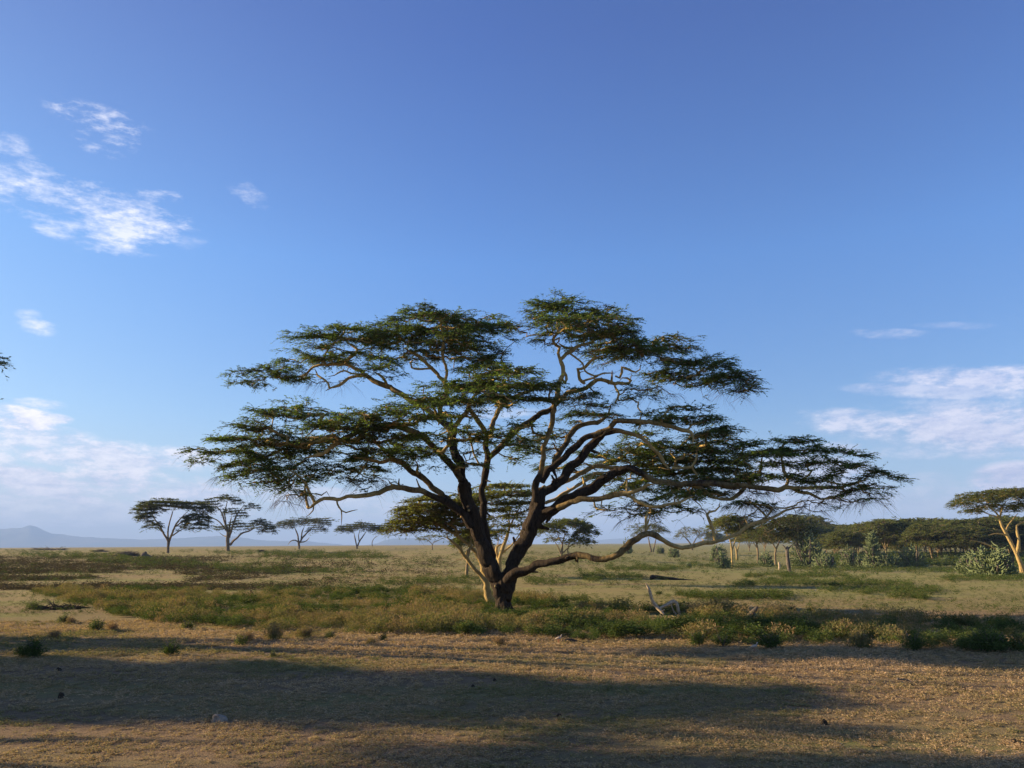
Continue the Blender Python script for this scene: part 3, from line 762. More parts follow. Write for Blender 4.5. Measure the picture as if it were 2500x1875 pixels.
 [(1150, 1285, 22, -.6), (1137, 1266, 22, -.8), (1118, 1244, 21, -1), (1094, 1226, 20, -1.2), (1064, 1212, 18, -1.6), (1040, 1205, 16, -1.8), (1023, 1200, 15, -2), (992, 1194, 15, -2.3), (962, 1192, 14, -2.6), (921, 1201, 13, -2.9), (895, 1206, 12, -3.1), (870, 1208, 11, -3.3), (850, 1209, 11, -3.4), (832, 1218, 10, -3.4), (806, 1217, 10, -3.4), (780, 1222, 11, -3.4), (767, 1229, 11, -3.4), (758, 1237, 10, -3.4), (751, 1241, 8, -3.4)],
 [(768, 1226, 8, -3.4), (762, 1212, 8, -3.5), (754, 1198, 7, -3.6), (748, 1186, 7, -3.7), (736, 1170, 7, -3.8), (720, 1154, 6, -3.8), (705, 1145, 4, -3.8)],
 [(753, 1240, 8, -3.4), (749, 1226, 7, -3.3), (746, 1208, 7, -3.2), (744, 1194, 6, -3.2), (750, 1174, 6, -3.1), (762, 1160, 5, -3), (778, 1148, 4, -3)],
 [(770, 1205, 4, -3.4), (785, 1209, 5, -3.3), (797, 1200, 4, -3.2), (804, 1212, 3, -3.2)],
 [(722, 1155, 5, -3.8), (708, 1168, 6, -3.9), (695, 1164, 5, -3.9), (687, 1155, 4, -3.9), (685, 1144, 3, -3.9)],
 [(822, 1217, 5, -3.4), (824, 1230, 5, -3.5), (834, 1246, 4, -3.6), (845, 1250, 4, -3.6), (858, 1247, 4, -3.6), (873, 1244, 2, -3.6)],
 [(833, 1244, 3, -3.6), (834, 1264, 3, -3.6), (833, 1283, 2, -3.6)],
 [(766, 1233, 4, -3.4), (765, 1246, 4, -3.4), (755, 1257, 4, -3.4), (747, 1262, 2, -3.4)],
 [(962, 1190, 7, -2.6), (953, 1180, 6, -2.8), (947, 1172, 3, -2.9)],
 [(1118, 1240, 16, -.8), (1094, 1222, 16, -.7), (1072, 1204, 16, -.6), (1053, 1188, 16, -.5), (1037, 1174, 16, -.5), (1023, 1161, 16, -.5), (992, 1138, 15, -.6), (975, 1128, 13, -.7), (955, 1124, 11, -.9), (937, 1126, 9, -1.2), (901, 1122, 8, -1.6), (864, 1115, 6, -2)],
 [(1023, 1163, 8, -.5), (1018, 1150, 7, -.7), (1019, 1138, 6, -.9), (1012, 1122, 4, -1.1)],
 [(898, 1124, 4, -1.6), (888, 1142, 4, -1.8), (872, 1160, 4, -2), (858, 1170, 4, -2.2), (845, 1167, 3, -2.4)],
 [(975, 1130, 9, -.7), (955, 1112, 9, -.8), (930, 1090, 8, -1), (910, 1070, 7, -1.3), (895, 1052, 6, -1.8)],
]
MP = [
 (835, 818, 128, 25, 1.5, 1.15), (1060, 775, 132, 27, 1.2, .9), (1000, 822, 130, 26, 2.5, .9), (1200, 795, 80, 25, 2.5, .9), (1110, 815, 70, 22, -.5, .8),
 (790, 868, 118, 19, 1.2, .85), (672, 905, 92, 19, 2.2, .95), (590, 918, 45, 10, 2.4, .8), (932, 890, 70, 15, -.5, .8), (1130, 850, 120, 24, 3, .9), (1180, 885, 80, 20, 0, .9), (960, 862, 90, 16, 3, .6),
 (1235, 925, 150, 27, -4, 1.1), (1150, 950, 155, 20, -5.5, 1.05), (1060, 985, 135, 19, -6, .95), (965, 1010, 125, 18, -6, .9), (1270, 960, 110, 22, -2, .8),
 (1365, 745, 100, 22, -1, 1.0), (1450, 780, 125, 24, 1, 1.0), (1390, 790, 140, 16, -3, 1.0), (1490, 820, 110, 28, 1.5, .95), (1560, 850, 115, 24, 2.5, .85), (1645, 835, 75, 19, 3.5, .8),
 (1700, 885, 110, 22, 2.5, .95), (1765, 918, 95, 22, 2, .95), (1820, 935, 55, 12, 2, .8), (1640, 915, 100, 18, 3.5, .7), (1560, 955, 70, 16, 1.5, .35), (1425, 958, 62, 13, 1, .8), (1490, 850, 80, 20, 3.5, .6),
 (700, 1003, 110, 24, -3, .8), (625, 1048, 95, 18, -4, .9), (565, 1080, 80, 18, -4.2, .95), (495, 1108, 50, 10, -4.5, .9), (850, 1030, 110, 26, -5, .9), (800, 1062, 130, 26, -3, .6),
 (690, 1100, 120, 30, -2.5, .65), (600, 1120, 80, 20, -3.5, .7), (625, 1150, 95, 15, -4.5, .8), (700, 1140, 90, 26, -3, .6), (715, 1175, 75, 17, -3.2, .6), (955, 1050, 95, 24, -4, .9), (940, 1100, 100, 24, -1, .75),
 (1035, 1110, 75, 20, -2, .6), (820, 1145, 75, 20, -2, .6), (920, 1175, 55, 13, -3, .25), (1130, 1055, 80, 16, -3, .8), (1225, 1065, 90, 18, -3, .75), (1290, 1095, 65, 24, 2, .65), (1150, 1115, 55, 14, -2, .5), (1270, 1040, 60, 14, 0, .7),
 (1350, 1060, 60, 22, 2.5, .5), (1445, 1000, 90, 18, 1.5, .75), (1350, 1130, 60, 18, 4, .4), (1670, 1010, 100, 20, 0, .8), (1600, 1015, 70, 12, 1.5, .8), (1740, 1045, 75, 22, -.5, .85), (1570, 1065, 85, 18, 4, .7), (1650, 1092, 105, 22, 2, .7),
 (1540, 1108, 100, 26, 4.5, .65), (1450, 1110, 60, 30, 5, .55), (1750, 1098, 115, 26, 1, .65), (1690, 1140, 120, 28, 2, .65), (1865, 1093, 100, 22, -1.5, .9), (1955, 1082, 78, 18, -1.5, 1.0), (2035, 1112, 95, 17, -2, .9),
 (2075, 1140, 75, 12, -2.4, .8), (2150, 1160, 68, 12, -2.8, .85), (2005, 1168, 85, 17, -2.4, .8), (1895, 1145, 90, 20, -1.5, .8), (1785, 1165, 95, 26, -.5, .7), (1720, 1185, 80, 24, 1, .8), (2090, 1195, 70, 20, -2.5, .45),
 (1640, 1222, 85, 22, -1.5, .6), (1560, 1235, 60, 18, -1, .45), (1480, 1238, 48, 10, -2.2, .35), (1975, 1232, 60, 8, -3, .2), (1830, 1228, 70, 24, -2, .3), (1600, 1160, 90, 26, 3, .7), (1545, 1185, 70, 20, 3, .5),
 (1760, 1130, 110, 30, 2.5, .45), (1680, 1185, 90, 22, -1, .5), (1600, 1120, 90, 26, 2, .7), (1730, 1070, 90, 24, 2.5, .5), (1480, 1160, 70, 24, 5, .5),
 (760, 1080, 110, 30, -1, .4), (660, 1075, 100, 24, -2, .4), (880, 1130, 80, 24, -1, .6), (1010, 1075, 80, 24, 0, .7), (1100, 790, 90, 22, 3, .7), (950, 800, 80, 20, 3, .7),
 (2110, 1195, 66, 22, -2.6, .55, 1), (2030, 1200, 60, 16, -2.4, .4, 1), (1980, 1225, 70, 12, -3, .4, 1), (1840, 1215, 75, 30, -2, .6, 1), (720, 1195, 66, 16, -3.3, .5, 1), (900, 1165, 50, 18, -2, .35, 1), (560, 1150, 60, 14, -4, .25, 1), (1560, 1240, 60, 20, -1.5, .35, 1),
 (1410, 975, 60, 14, .5, .25, 1), (1600, 950, 70, 14, 1.5, .3, 1), (800, 925, 80, 10, 1.5, .25, 1), (1780, 950, 60, 10, 2, .3, 1),
]
MP = [(q[0], q[1] + 8, max(q[2] * .72, q[2] - 24), q[3] * .92, *q[4:]) for q in MP]
build_tree(main, limbs_px(D0, ML), pads_px(D0, MP), 19000, 5, leaf=.10, lpt=33, twig=.0085, spray=.46, layer=.62)

# ---- other acacias traced from the photograph
def px_tree(label, base, limbs, pads, n, seed, leaf, group=None, bark=None, leafm=None, D=None, **kw):
    b = hit(*base) if D is None else at(base[0], base[1], D)
    if D is not None: b[2] = float(terrain(b[0], b[1]))
    Dd = b[1]
    th = thing('acacia_tree', label, 'tree', b, group)
    L = limbs_px(Dd, limbs)
    L[0][0, 2] = b[2] - .1
    opt = dict(lpt=18, twig=.012 * max(1, leaf / .2), spray=.5 * max(1, leaf / .2), seg=.5 * max(1, leaf / .25))
    opt.update(kw)
    build_tree(th, L, pads_px(Dd, pads, dmin=1.0, dmax=9), n, seed, leaf=leaf, bark=bark or M_BARKFAR, leafm=leafm or M_LEAF2, **opt)
    return th

px_tree('slender golden-barked acacia leaning left close behind the huge acacia', (1200, 1488),
 [[(1200, 1490, 24, 0), (1197, 1470, 22, 0), (1193, 1445, 20, 0), (1188, 1420, 16, 0), (1177, 1403, 11, 0), (1160, 1388, 9, -.2), (1146, 1374, 9, -.3), (1134, 1358, 8, -.4), (1124, 1340, 8, -.5), (1113, 1326, 8, -.6), (1103, 1319, 7, -.7), (1094, 1313, 7, -.7), (1093, 1302, 5, -.7)],
  [(1190, 1425, 12, 0), (1180, 1395, 11, .3), (1170, 1370, 10, .5), (1155, 1346, 9, .7), (1140, 1328, 9, .8), (1122, 1313, 8, .9), (1104, 1300, 8, 1), (1086, 1290, 8, 1.1), (1060, 1276, 7, 1.3), (1036, 1270, 5, 1.5), (1005, 1264, 4, 1.7)],
  [(1122, 1314, 7, .9), (1116, 1296, 7, .8), (1105, 1283, 6, .7), (1090, 1276, 5, .6), (1072, 1262, 4, .5)],
  [(1137, 1362, 6, -.4), (1142, 1348, 6, 0), (1150, 1334, 5, .6), (1148, 1305, 5, 1), (1143, 1290, 4, 1.2)]],
 [(1058, 1240, 85, 24, 1, 1), (1005, 1272, 52, 20, 1.5, .8), (1100, 1262, 62, 24, 1, .9), (1125, 1225, 50, 16, .6, .8), (972, 1290, 34, 12, 1.5, .6), (1060, 1278, 70, 18, 2, .6), (1140, 1290, 36, 20, 1.5, .6)],
 1900, 21, .13, D=D0 + 2.6, bark=M_BARK2, lpt=14, spray=.5, tintb=.35, layer=.4)
px_tree('olive-crowned acacia seen through the fork of the huge acacia', (1222, 1425),
 [[(1222, 1425, 14, 0), (1220, 1395, 12, 0), (1218, 1365, 10, 0), (1224, 1342, 9, 0), (1236, 1312, 8, 0), (1244, 1288, 6, 0), (1242, 1264, 5, 0), (1236, 1245, 4, 0)],
  [(1220, 1375, 8, 0), (1212, 1350, 8, .4), (1214, 1335, 7, .5), (1222, 1329, 6, .5), (1231, 1327, 4, .5)],
  [(1214, 1336, 3, .5), (1217, 1318, 3, .5), (1218, 1295, 2, .5)],
  [(1212, 1352, 6, .4), (1200, 1330, 6, 1), (1190, 1300, 5, 1.5), (1180, 1270, 4, 1.8), (1170, 1245, 3, 2)],
  [(1244, 1288, 5, 0), (1256, 1262, 4, .5), (1268, 1240, 4, 1), (1285, 1225, 3, 1)],
  [(1226, 1350, 6, 0), (1250, 1330, 5, -.5), (1268, 1305, 4, -.8), (1280, 1280, 3, -1)]],
 [(1235, 1202, 88, 20, 0, 1.1), (1180, 1222, 52, 18, 0, .9), (1270, 1235, 55, 22, 0, .9), (1215, 1258, 62, 22, -1, .7), (1275, 1282, 48, 16, 0, .6), (1195, 1295, 38, 16, 0, .5)],
 1500, 22, .2, bark=M_BARK2, lpt=12, tintb=.3, layer=.6)
px_tree('small dark-trunked acacia left of the huge acacia\'s fork', (1139, 1408),
 [[(1139, 1410, 9, 0), (1140, 1385, 8, 0), (1141, 1360, 7, 0), (1147, 1335, 6, 0), (1152, 1310, 4, 0)],
  [(1141, 1370, 4, 0), (1130, 1362, 3, .5), (1115, 1368, 2, 1), (1100, 1378, 1, 1)]],
 [(1150, 1322, 42, 17, 0, 1), (1165, 1300, 40, 14, 0, 1)], 520, 23, .22)

G1 = 'flat-topped acacias on the left skyline'
px_tree('broad umbrella acacia, first of the left skyline row, with drooping side pads', (411, 1350),
 [[(410, 1351, 8, 0), (410, 1336, 7, 0), (411, 1322, 8, 0), (404, 1309, 5, 0), (394, 1290, 4, 0), (386, 1276, 3.5, 0), (372, 1256, 3, 0)],
  [(411, 1324, 5, 0), (411, 1300, 4, 1), (413, 1279, 3.5, 1), (419, 1256, 3, 1), (424, 1240, 2, 1)],
  [(413, 1320, 6, 0), (421, 1302, 5, -1), (431, 1279, 4, -2), (444, 1262, 3, -2), (458, 1248, 2.5, -2)],
  [(421, 1308, 3, -1), (434, 1299, 3, -1), (448, 1292, 2, -1), (461, 1294, 1.5, -1)],
  [(428, 1286, 3, -1), (448, 1272, 3, 0), (470, 1262, 2, 1), (488, 1266, 1.5, 1)],
  [(400, 1300, 3, 0), (388, 1290, 2.5, 2), (378, 1282, 2, 2)]],
 [(415, 1232, 74, 10, 0, 1.6), (360, 1244, 28, 12, -2, 1), (353, 1262, 16, 12, -2, .8), (374, 1282, 17, 9, 0, .8), (478, 1266, 32, 13, 1, 1), (492, 1284, 16, 9, 0, .8), (452, 1288, 17, 4, -1, .7), (500, 1243, 22, 9, 0, .9)],
 2400, 31, .36, G1, tintb=-.28, layer=1.0, lpt=24)
px_tree('tall open acacia on the left skyline with separate round pads and a low right arm', (556, 1345),
 [[(556, 1347, 12, 0), (556, 1330, 11, 0), (556, 1305, 9, 0), (553, 1285, 5, 0), (545, 1262, 4, 0), (538, 1246, 3, 0), (526, 1234, 2.5, 0)],
  [(558, 1310, 6, 0), (552, 1280, 3.5, 1), (548, 1255, 3, 1), (553, 1232, 2.5, 1), (556, 1220, 2, 1)],
  [(559, 1312, 6, 0), (566, 1290, 5, -1), (577, 1260, 4, -1), (586, 1246, 3, -1), (596, 1232, 2, -1)],
  [(562, 1330, 6, 0), (575, 1316, 5, -2), (589, 1303, 4, -2), (606, 1297, 3.5, -2), (622, 1290, 2.5, -2), (640, 1284, 2, -2)],
  [(553, 1296, 4, 0), (538, 1276, 3, 2), (518, 1264, 2.5, 2), (492, 1250, 2, 2)],
  [(556, 1310, 4, 0), (546, 1308, 2.5, 2), (536, 1300, 2, 2)], [(560, 1305, 5, 0), (562, 1275, 4, 2), (566, 1262, 3, 2)]],
 [(550, 1216, 28, 7, 0, 1.3), (508, 1229, 28, 9, 0, 1.2), (578, 1226, 15, 6, 0, 1), (616, 1237, 17, 8, -1, .8), (568, 1250, 24, 10, 0, .8), (590, 1256, 16, 8, 0, .7), (578, 1283, 22, 12, 1, 1), (540, 1288, 17, 6, 1, .9), (634, 1281, 30, 12, -2, 1.1), (655, 1292, 20, 10, -2, 1), (540, 1243, 9, 4, 0, .6)],
 2000, 32, .36, G1, tintb=-.28, layer=1.0, lpt=24)
px_tree('low umbrella acacia with a broken dead arm at its left, on the left skyline', (730, 1340),
 [[(730, 1342, 6, 0), (730, 1328, 6, 0), (728, 1312, 4, 0), (724, 1298, 3, 0), (718, 1284, 2, 0)],
  [(731, 1326, 4, 0), (742, 1309, 4, 0), (755, 1296, 3, 0), (768, 1284, 2, 0)],
  [(730, 1324, 3, 0), (720, 1319, 3, 0), (709, 1321, 2.5, 0), (703, 1330, 1.5, 0)],
  [(731, 1324, 3, 0), (745, 1322, 2.5, 0), (756, 1312, 1.5, 0)], [(735, 1318, 3, 0), (738, 1300, 3, 0), (744, 1284, 2, 0)]],
 [(748, 1275, 64, 11, 0, 1.5), (697, 1281, 24, 11, 0, 1.1), (777, 1292, 24, 9, 0, 1), (788, 1269, 28, 5, 0, 1)], 2200, 33, .36, G1, tintb=-.28, layer=1.0, lpt=24)
px_tree('smallest flat umbrella acacia with a V-shaped stem, right end of the left skyline row', (872, 1340),
 [[(872, 1341, 4, 0), (870, 1328, 3.5, 0), (866, 1314, 3, 0), (864, 1300, 2, 0)], [(873, 1334, 4, 0), (877, 1322, 3, 0), (886, 1310, 3, 0), (895, 1298, 2, 0)], [(877, 1322, 3, 0), (876, 1306, 2, 0), (880, 1294, 2, 0)]],
 [(884, 1286, 54, 11, 0, 1.6), (842, 1292, 20, 8, 0, 1.1), (922, 1292, 20, 9, 0, 1.1)], 2300, 34, .36, G1, tintb=-.28, layer=1.0, lpt=24)
px_tree('thin leaning sapling acacia right of the smallest umbrella acacia', (909, 1334),
 [[(909, 1335, 2, 0), (909, 1324, 2, 0), (914, 1314, 1.5, 0), (923, 1308, 1.5, 0)]], [(931, 1303, 17, 5, 0, 1.4)], 90, 35, .45, G1)
px_tree('nearly bare small acacia on the skyline under the golden-barked acacia', (1055, 1343),
 [[(1055, 1344, 3, 0), (1055, 1333, 3, 0), (1058, 1325, 2.5, 0), (1064, 1318, 2, 0)], [(1056, 1330, 2, 0), (1046, 1320, 2, 0), (1034, 1316, 1.5, 0)], [(1060, 1324, 2, 0), (1076, 1317, 1.5, 0), (1090, 1312, 1.2, 0)]],
 [(1058, 1312, 44, 7, 0, .6)], 130, 36, .35, G1)
px_tree('round-topped acacia with several thin stems right of the huge acacia\'s trunk', (1372, 1360),
 [[(1370, 1361, 6, 0), (1372, 1345, 6, 0), (1374, 1325, 4, 0), (1380, 1305, 3, 0), (1388, 1290, 2, 0)], [(1369, 1352, 4, 0), (1362, 1334, 3, 0), (1352, 1318, 2.5, 0), (1345, 1306, 2, 0)],
  [(1374, 1350, 4, 0), (1388, 1336, 3, 0), (1402, 1328, 2.5, 0), (1414, 1320, 2, 0)], [(1374, 1330, 3, 0), (1364, 1310, 2.5, 0), (1360, 1290, 2, 0)], [(1389, 1358, 3, 0), (1386, 1345, 3, 0), (1390, 1325, 3, 0), (1400, 1305, 2, 0)]],
 [(1390, 1278, 52, 13, 0, 1.4), (1345, 1292, 32, 14, 0, 1), (1428, 1298, 26, 16, 0, 1), (1415, 1320, 28, 11, 0, .9), (1355, 1318, 24, 8, 0, .5)], 900, 37, .36)
px_tree('small umbrella acacia behind the kink of the low bough', (1590, 1348),
 [[(1590, 1349, 4, 0), (1588, 1335, 4, 0), (1584, 1318, 3, 0), (1580, 1304, 2, 0)], [(1595, 1348, 3, 0), (1598, 1330, 3, 0), (1604, 1312, 2, 0), (1608, 1300, 2, 0)]],
 [(1585, 1288, 42, 11, 0, 1.5), (1612, 1296, 22, 6, 0, 1), (1562, 1302, 20, 8, 0, .9)], 420, 38, .45)
px_tree('dome-crowned acacia between the low bough and its upright shoot', (1690, 1343),
 [[(1690, 1344, 4, 0), (1688, 1332, 4, 0), (1678, 1318, 3, 0), (1668, 1306, 2, 0)], [(1690, 1332, 3, 0), (1698, 1318, 2.5, 0), (1706, 1306, 2, 0)]],
 [(1690, 1298, 42, 12, 0, 1.5), (1665, 1308, 18, 8, 0, 1), (1725, 1308, 24, 10, 0, 1)], 480, 39, .45)
px_tree('thin golden-stemmed acacia under the upright shoot, in front of the wood', (1788, 1384),
 [[(1788, 1385, 5, 0), (1787, 1365, 4.5, 0), (1787, 1340, 4.5, 0), (1782, 1318, 3.5, 0), (1772, 1300, 2.5, 0), (1760, 1282, 2, 0)], [(1787, 1345, 3, 0), (1795, 1322, 3, 0), (1803, 1300, 2.5, 0), (1808, 1285, 2, 0)]],
 [(1785, 1272, 50, 13, 0, 1.2), (1760, 1285, 30, 12, 0, .9), (1812, 1290, 28, 12, 0, .9)], 700, 40, .32, bark=M_BARK2, tintb=.25)
px_tree('forked pale-trunked acacia just right of the thin golden-stemmed one', (1799, 1368),
 [[(1799, 1369, 5, 0), (1798, 1352, 5, 0), (1794, 1335, 3, 0), (1788, 1322, 2, 0)], [(1799, 1350, 4, 0), (1803, 1335, 3, 0), (1806, 1318, 2, 0)]],
 [(1806, 1298, 34, 14, 0, 1.2)], 300, 41, .36, bark=M_BARK2)
px_tree('straight thin acacia with light green airy crown, second from the left at the wood\'s edge', (1850, 1374),
 [[(1850, 1375, 5, 0), (1849, 1350, 4.5, 0), (1848, 1328, 4, 0), (1844, 1308, 2.5, 0)], [(1848, 1330, 3, 0), (1854, 1312, 2.5, 0), (1862, 1300, 2, 0)], [(1849, 1340, 3, 0), (1838, 1322, 2.5, 0), (1828, 1310, 2, 0)]],
 [(1848, 1298, 46, 15, 0, 1), (1835, 1312, 32, 12, 0, .8), (1870, 1310, 26, 12, 0, .8)], 620, 42, .34, tintb=.35)
px_tree('dark broad-crowned acacia behind the standing dead trunk', (1893, 1382),
 [[(1893, 1383, 5, 0), (1893, 1360, 5, 0), (1896, 1340, 4, 0), (1904, 1318, 3.5, 0), (1914, 1298, 3, 0)], [(1895, 1342, 3, 0), (1886, 1325, 3, 0), (1878, 1308, 2, 0)], [(1903, 1322, 3, 0), (1925, 1308, 2.5, 0), (1945, 1295, 2, 0)]],
 [(1918, 1278, 58, 14, 0, 1.4), (1885, 1295, 36, 14, 0, 1.1), (1945, 1296, 42, 16, 0, 1.2), (1910, 1312, 48, 12, 0, .8)], 1100, 43, .36, tintb=-.25)
px_tree('golden-limbed umbrella acacia at the right edge of the picture', (2496, 1398),
 [[(2498, 1400, 13, 0), (2492, 1380, 12, 0), (2484, 1355, 10, 0), (2472, 1330, 9, 0), (2460, 1307, 8, 0), (2448, 1285, 7, 0), (2440, 1262, 6, 0), (2430, 1250, 5, 0), (2412, 1238, 4, 0)],
  [(2482, 1352, 9, 0), (2486, 1335, 8, -.5), (2487, 1318, 7, -.6), (2482, 1300, 7, -.6), (2480, 1284, 6, -.6), (2490, 1277, 6, -.6), (2504, 1274, 5, -.6), (2516, 1250, 4, -.6)],
  [(2458, 1307, 6, 0), (2445, 1303, 5, 0), (2430, 1303, 4.5, 0), (2414, 1307, 3, 0)],
  [(2456, 1298, 5, 0), (2462, 1282, 5, 1), (2474, 1266, 4, 1), (2486, 1252, 3, 1)],
  [(2440, 1264, 4, 0), (2422, 1258, 3.5, 0), (2400, 1250, 3, 0), (2380, 1246, 2, 0)], [(2441, 1262, 4, 0), (2446, 1246, 4, 0), (2450, 1232, 3, 0), (2462, 1218, 2, 0)],
  [(2432, 1340, 4, -3), (2412, 1330, 4, -3), (2395, 1324, 3.5, -3), (2370, 1319, 3, -3)]],
 [(2440, 1208, 78, 13, 0, 1.5), (2390, 1222, 58, 13, -2, 1), (2352, 1232, 28, 7, -3, .9), (2500, 1206, 60, 14, 1, 1.3), (2420, 1240, 55, 12, 1, .8), (2505, 1235, 45, 14, 1, .9), (2375, 1248, 26, 7, 0, .7)],
 2400, 44, .24, bark=M_BARK2, tintb=.05, droop=.1)

# ---- acacias standing to the left of the camera; the tips of one reach into the picture, all throw the long shadows
def free_tree(label, x, y, h, rr, n, seed, leaf, pads=None, group=None, name='acacia_tree', bark=None, leafm=None, spread=1.0, tr=.3, **kw):
    rg = np.random.default_rng(seed)
    b = np.array([x, y, float(terrain(x, y))])
    th = thing(name, label, 'tree', b, group)
    L = []
    fork = h * rg.uniform(.16, .3)
    L.append(np.array([[x, y, b[2] - .1, tr], [x + .1, y, b[2] + fork * .5, tr * .9], [x + rg.normal(0, .15), y + rg.normal(0, .15), b[2] + fork, tr * .85]]))
    k = int(rg.integers(4, 7)); a0 = rg.random() * 6.28
    for q in range(k):
        a = a0 + q * 6.283 / k + rg.normal(0, .25); R_ = rr * rg.uniform(.45, .75); c, s = math.cos(a), math.sin(a)
        zt = h * rg.uniform(.76, .9)
        L.append(np.array([[x, y, b[2] + fork * .7, tr * .5], [x + c * R_ * .25, y + s * R_ * .25, b[2] + fork + (zt - fork) * .4, tr * .45],
                           [x + c * R_ * .55 + rg.normal(0, .1 * R_), y + s * R_ * .55 + rg.normal(0, .1 * R_), b[2] + fork + (zt - fork) * .7, tr * .3], [x + c * R_, y + s * R_, b[2] + zt, tr * .14]]))
    if pads is None:
        pads = [(x + rg.normal(0, rr * .12), y, b[2] + h * .90, rr * .62, rr * .6, h * .09, 1.2)]
        for q in range(20):
            a = q * .94 + rg.random() * .5; R_ = rr * rg.uniform(.25, .85)
            pads.append((x + math.cos(a) * R_, y + math.sin(a) * R_, b[2] + h * (rg.uniform(.50, .95) - .12 * (R_ / rr) ** 2), rr * rg.uniform(.28, .42), rr * rg.uniform(.28, .42), h * rg.uniform(.06, .10), .9))
    build_tree(th, L, pads, n, seed, leaf=leaf, bark=bark or M_BARKFAR, leafm=leafm or M_LEAF2, **kw)
    return th
SH = 'acacias outside the picture to the left'
def P3(px, py, D, rx, ry, rz, d):
    q = at(px, py, D); return (q[0], q[1], q[2], rx, ry, rz, d)
_k = 1 / math.tan(SUN_EL)
def SC_(sx, sy, z, rx, ry, rz, d):   # a crown pad whose shade falls round (sx, sy)
    return (sx - z * _k * math.cos(SUN_TH), sy + z * _k * math.sin(SUN_TH), z, rx, ry, rz, d)
free_tree('acacia outside the left edge with only its leafy twig tips reaching into the picture', -30, 32, 13.8, 9, 2500, 61, .16,
 pads=[P3(-205, 872, 32, 2.9, 1.3, .35, 1.0), P3(-160, 903, 32.3, 2.0, 1.0, .16, .6), P3(-245, 795, 32, 3.2, 1.3, .3, 1.0), P3(-225, 975, 32, 2.5, 1.2, .25, .7), SC_(9, 24.3, 12.2, 3.4, .8, .5, 1.1), SC_(13.5, 23.8, 12.8, 3.6, .9, .5, 1.2), SC_(18, 23.8, 13.6, 3.0, .9, .5, 1.2)],
 group=SH, lpt=24, spray=.5, seg=.5, tr=.42)
free_tree('wide acacia out of view to the left whose shade crosses the foreground', -52, 27.0, 12.6, 11, 5200, 62, .34,
 pads=[SC_(1.2, 17.6, 11, 4.5, 1.1, .6, 1.4), SC_(-4, 18.4, 11.4, 5, 1.9, .7, 1.6), SC_(-9, 19.4, 12, 6, 2.6, .8, 1.7), SC_(-16, 20.2, 12, 6, 2.9, .8, 1.7), SC_(-22, 20.4, 11.4, 5, 2.9, .8, 1.6), SC_(-14, 18, 9.8, 7, 2.2, .6, 1.4), SC_(-15, 26.8, 11.5, 3.8, .45, .4, .7), SC_(-11, 19.4, 12.4, 8, 3.4, .8, .35), SC_(-20, 20.4, 12.6, 6, 3.6, .8, .35), SC_(1, 14.8, 10.6, 4.5, 1.4, .5, .2)],
 group=SH, lpt=26, spray=.8, seg=.6, tr=.5)
free_tree('smaller acacia out of view to the left, nearest the camera', -33, 18.0, 11.6, 6, 1100, 63, .3,
 pads=[SC_(8, 10.4, 10.2, 3.4, 1.0, .6, .9), SC_(4.2, 11.0, 10.5, 3.6, 1.2, .6, .9), SC_(.8, 11.8, 10.6, 2.6, .8, .4, .8)],
 group=SH, lpt=22, spray=.7, seg=.6, tr=.35)

# ---- the wood on the right: a few kinds, copied
protos = []
for k in range(6):
    rg = np.random.default_rng(100 + k)
    h = [12, 13, 11, 12.5, 10.5, 13.5][k]
    tr_ = free_tree('x', 0.0, 0.0, h, [8.5, 7.5, 9, 7, 8, 9.5][k], 1500, 100 + k, .5, lpt=20, spray=1.2, twig=.028, seg=1.2, tr=.28, bark=M_BARKFAR, tintb=[0, .2, -.15, .1, -.1, .25][k])
    protos.append(tr_)
def copy_thing(src, loc, rz, sc, label, group=None):
    c = src.copy(); LINK(c); c.location = loc; c.rotation_euler = (0, 0, rz); c.scale = sc
    c['label'] = label
    if group: c['group'] = group
    for ch in src.children:
        d = ch.copy(); LINK(d); d.parent = c
    return c
wood = [ # px, base y, top y
 (1868, 1352, 1290), (1960, 1356, 1262), (2000, 1352, 1272), (2085, 1358, 1276), (2040, 1350, 1284), (2075, 1346, 1290), (2125, 1352, 1294), (2165, 1366, 1274), (2205, 1360, 1270), (2130, 1344, 1288),
 (2240, 1364, 1268), (2275, 1358, 1272), (2300, 1366, 1276), (2335, 1360, 1270), (2365, 1364, 1276), (2400, 1358, 1270), (2430, 1366, 1268), (2465, 1360, 1266), (2500, 1364, 1262),
 (2180, 1350, 1282), (2225, 1348, 1278), (2262, 1348, 1280), (2292, 1350, 1276), (2322, 1348, 1280), (2352, 1350, 1274), (2385, 1348, 1278), (2415, 1350, 1274), (2450, 1348, 1272), (2485, 1350, 1270), (2520, 1355, 1262),
 (2100, 1341, 1296), (2150, 1342, 1292), (2245, 1343, 1284), (2308, 1343, 1284), (2370, 1343, 1282), (2440, 1343, 1278), (2540, 1362, 1258), (1745, 1338, 1300), (1830, 1345, 1288)]
rw2 = random.Random(9)
for q in range(34):
    x_ = 1965 + 570 * q / 33 + rw2.uniform(-9, 9); wood.append((x_, rw2.uniform(1352, 1371), rw2.uniform(1284, 1312) - .012 * (x_ - 1965)))
WG = 'acacias of the wood on the right'
special = {1: 'green domed acacia behind the tangled euphorbia, at the wood\'s left end', 3: 'flat layered umbrella acacia rising above the dip in the wood\'s skyline', 7: 'dark full-crowned acacia behind the tall cone-shaped euphorbia',
           0: 'low far acacia behind the two thin-stemmed acacias', 37: 'far low acacia under the upright shoot of the low bough', 38: 'far small acacia between the two thin-stemmed acacias'}
rw = random.Random(4)
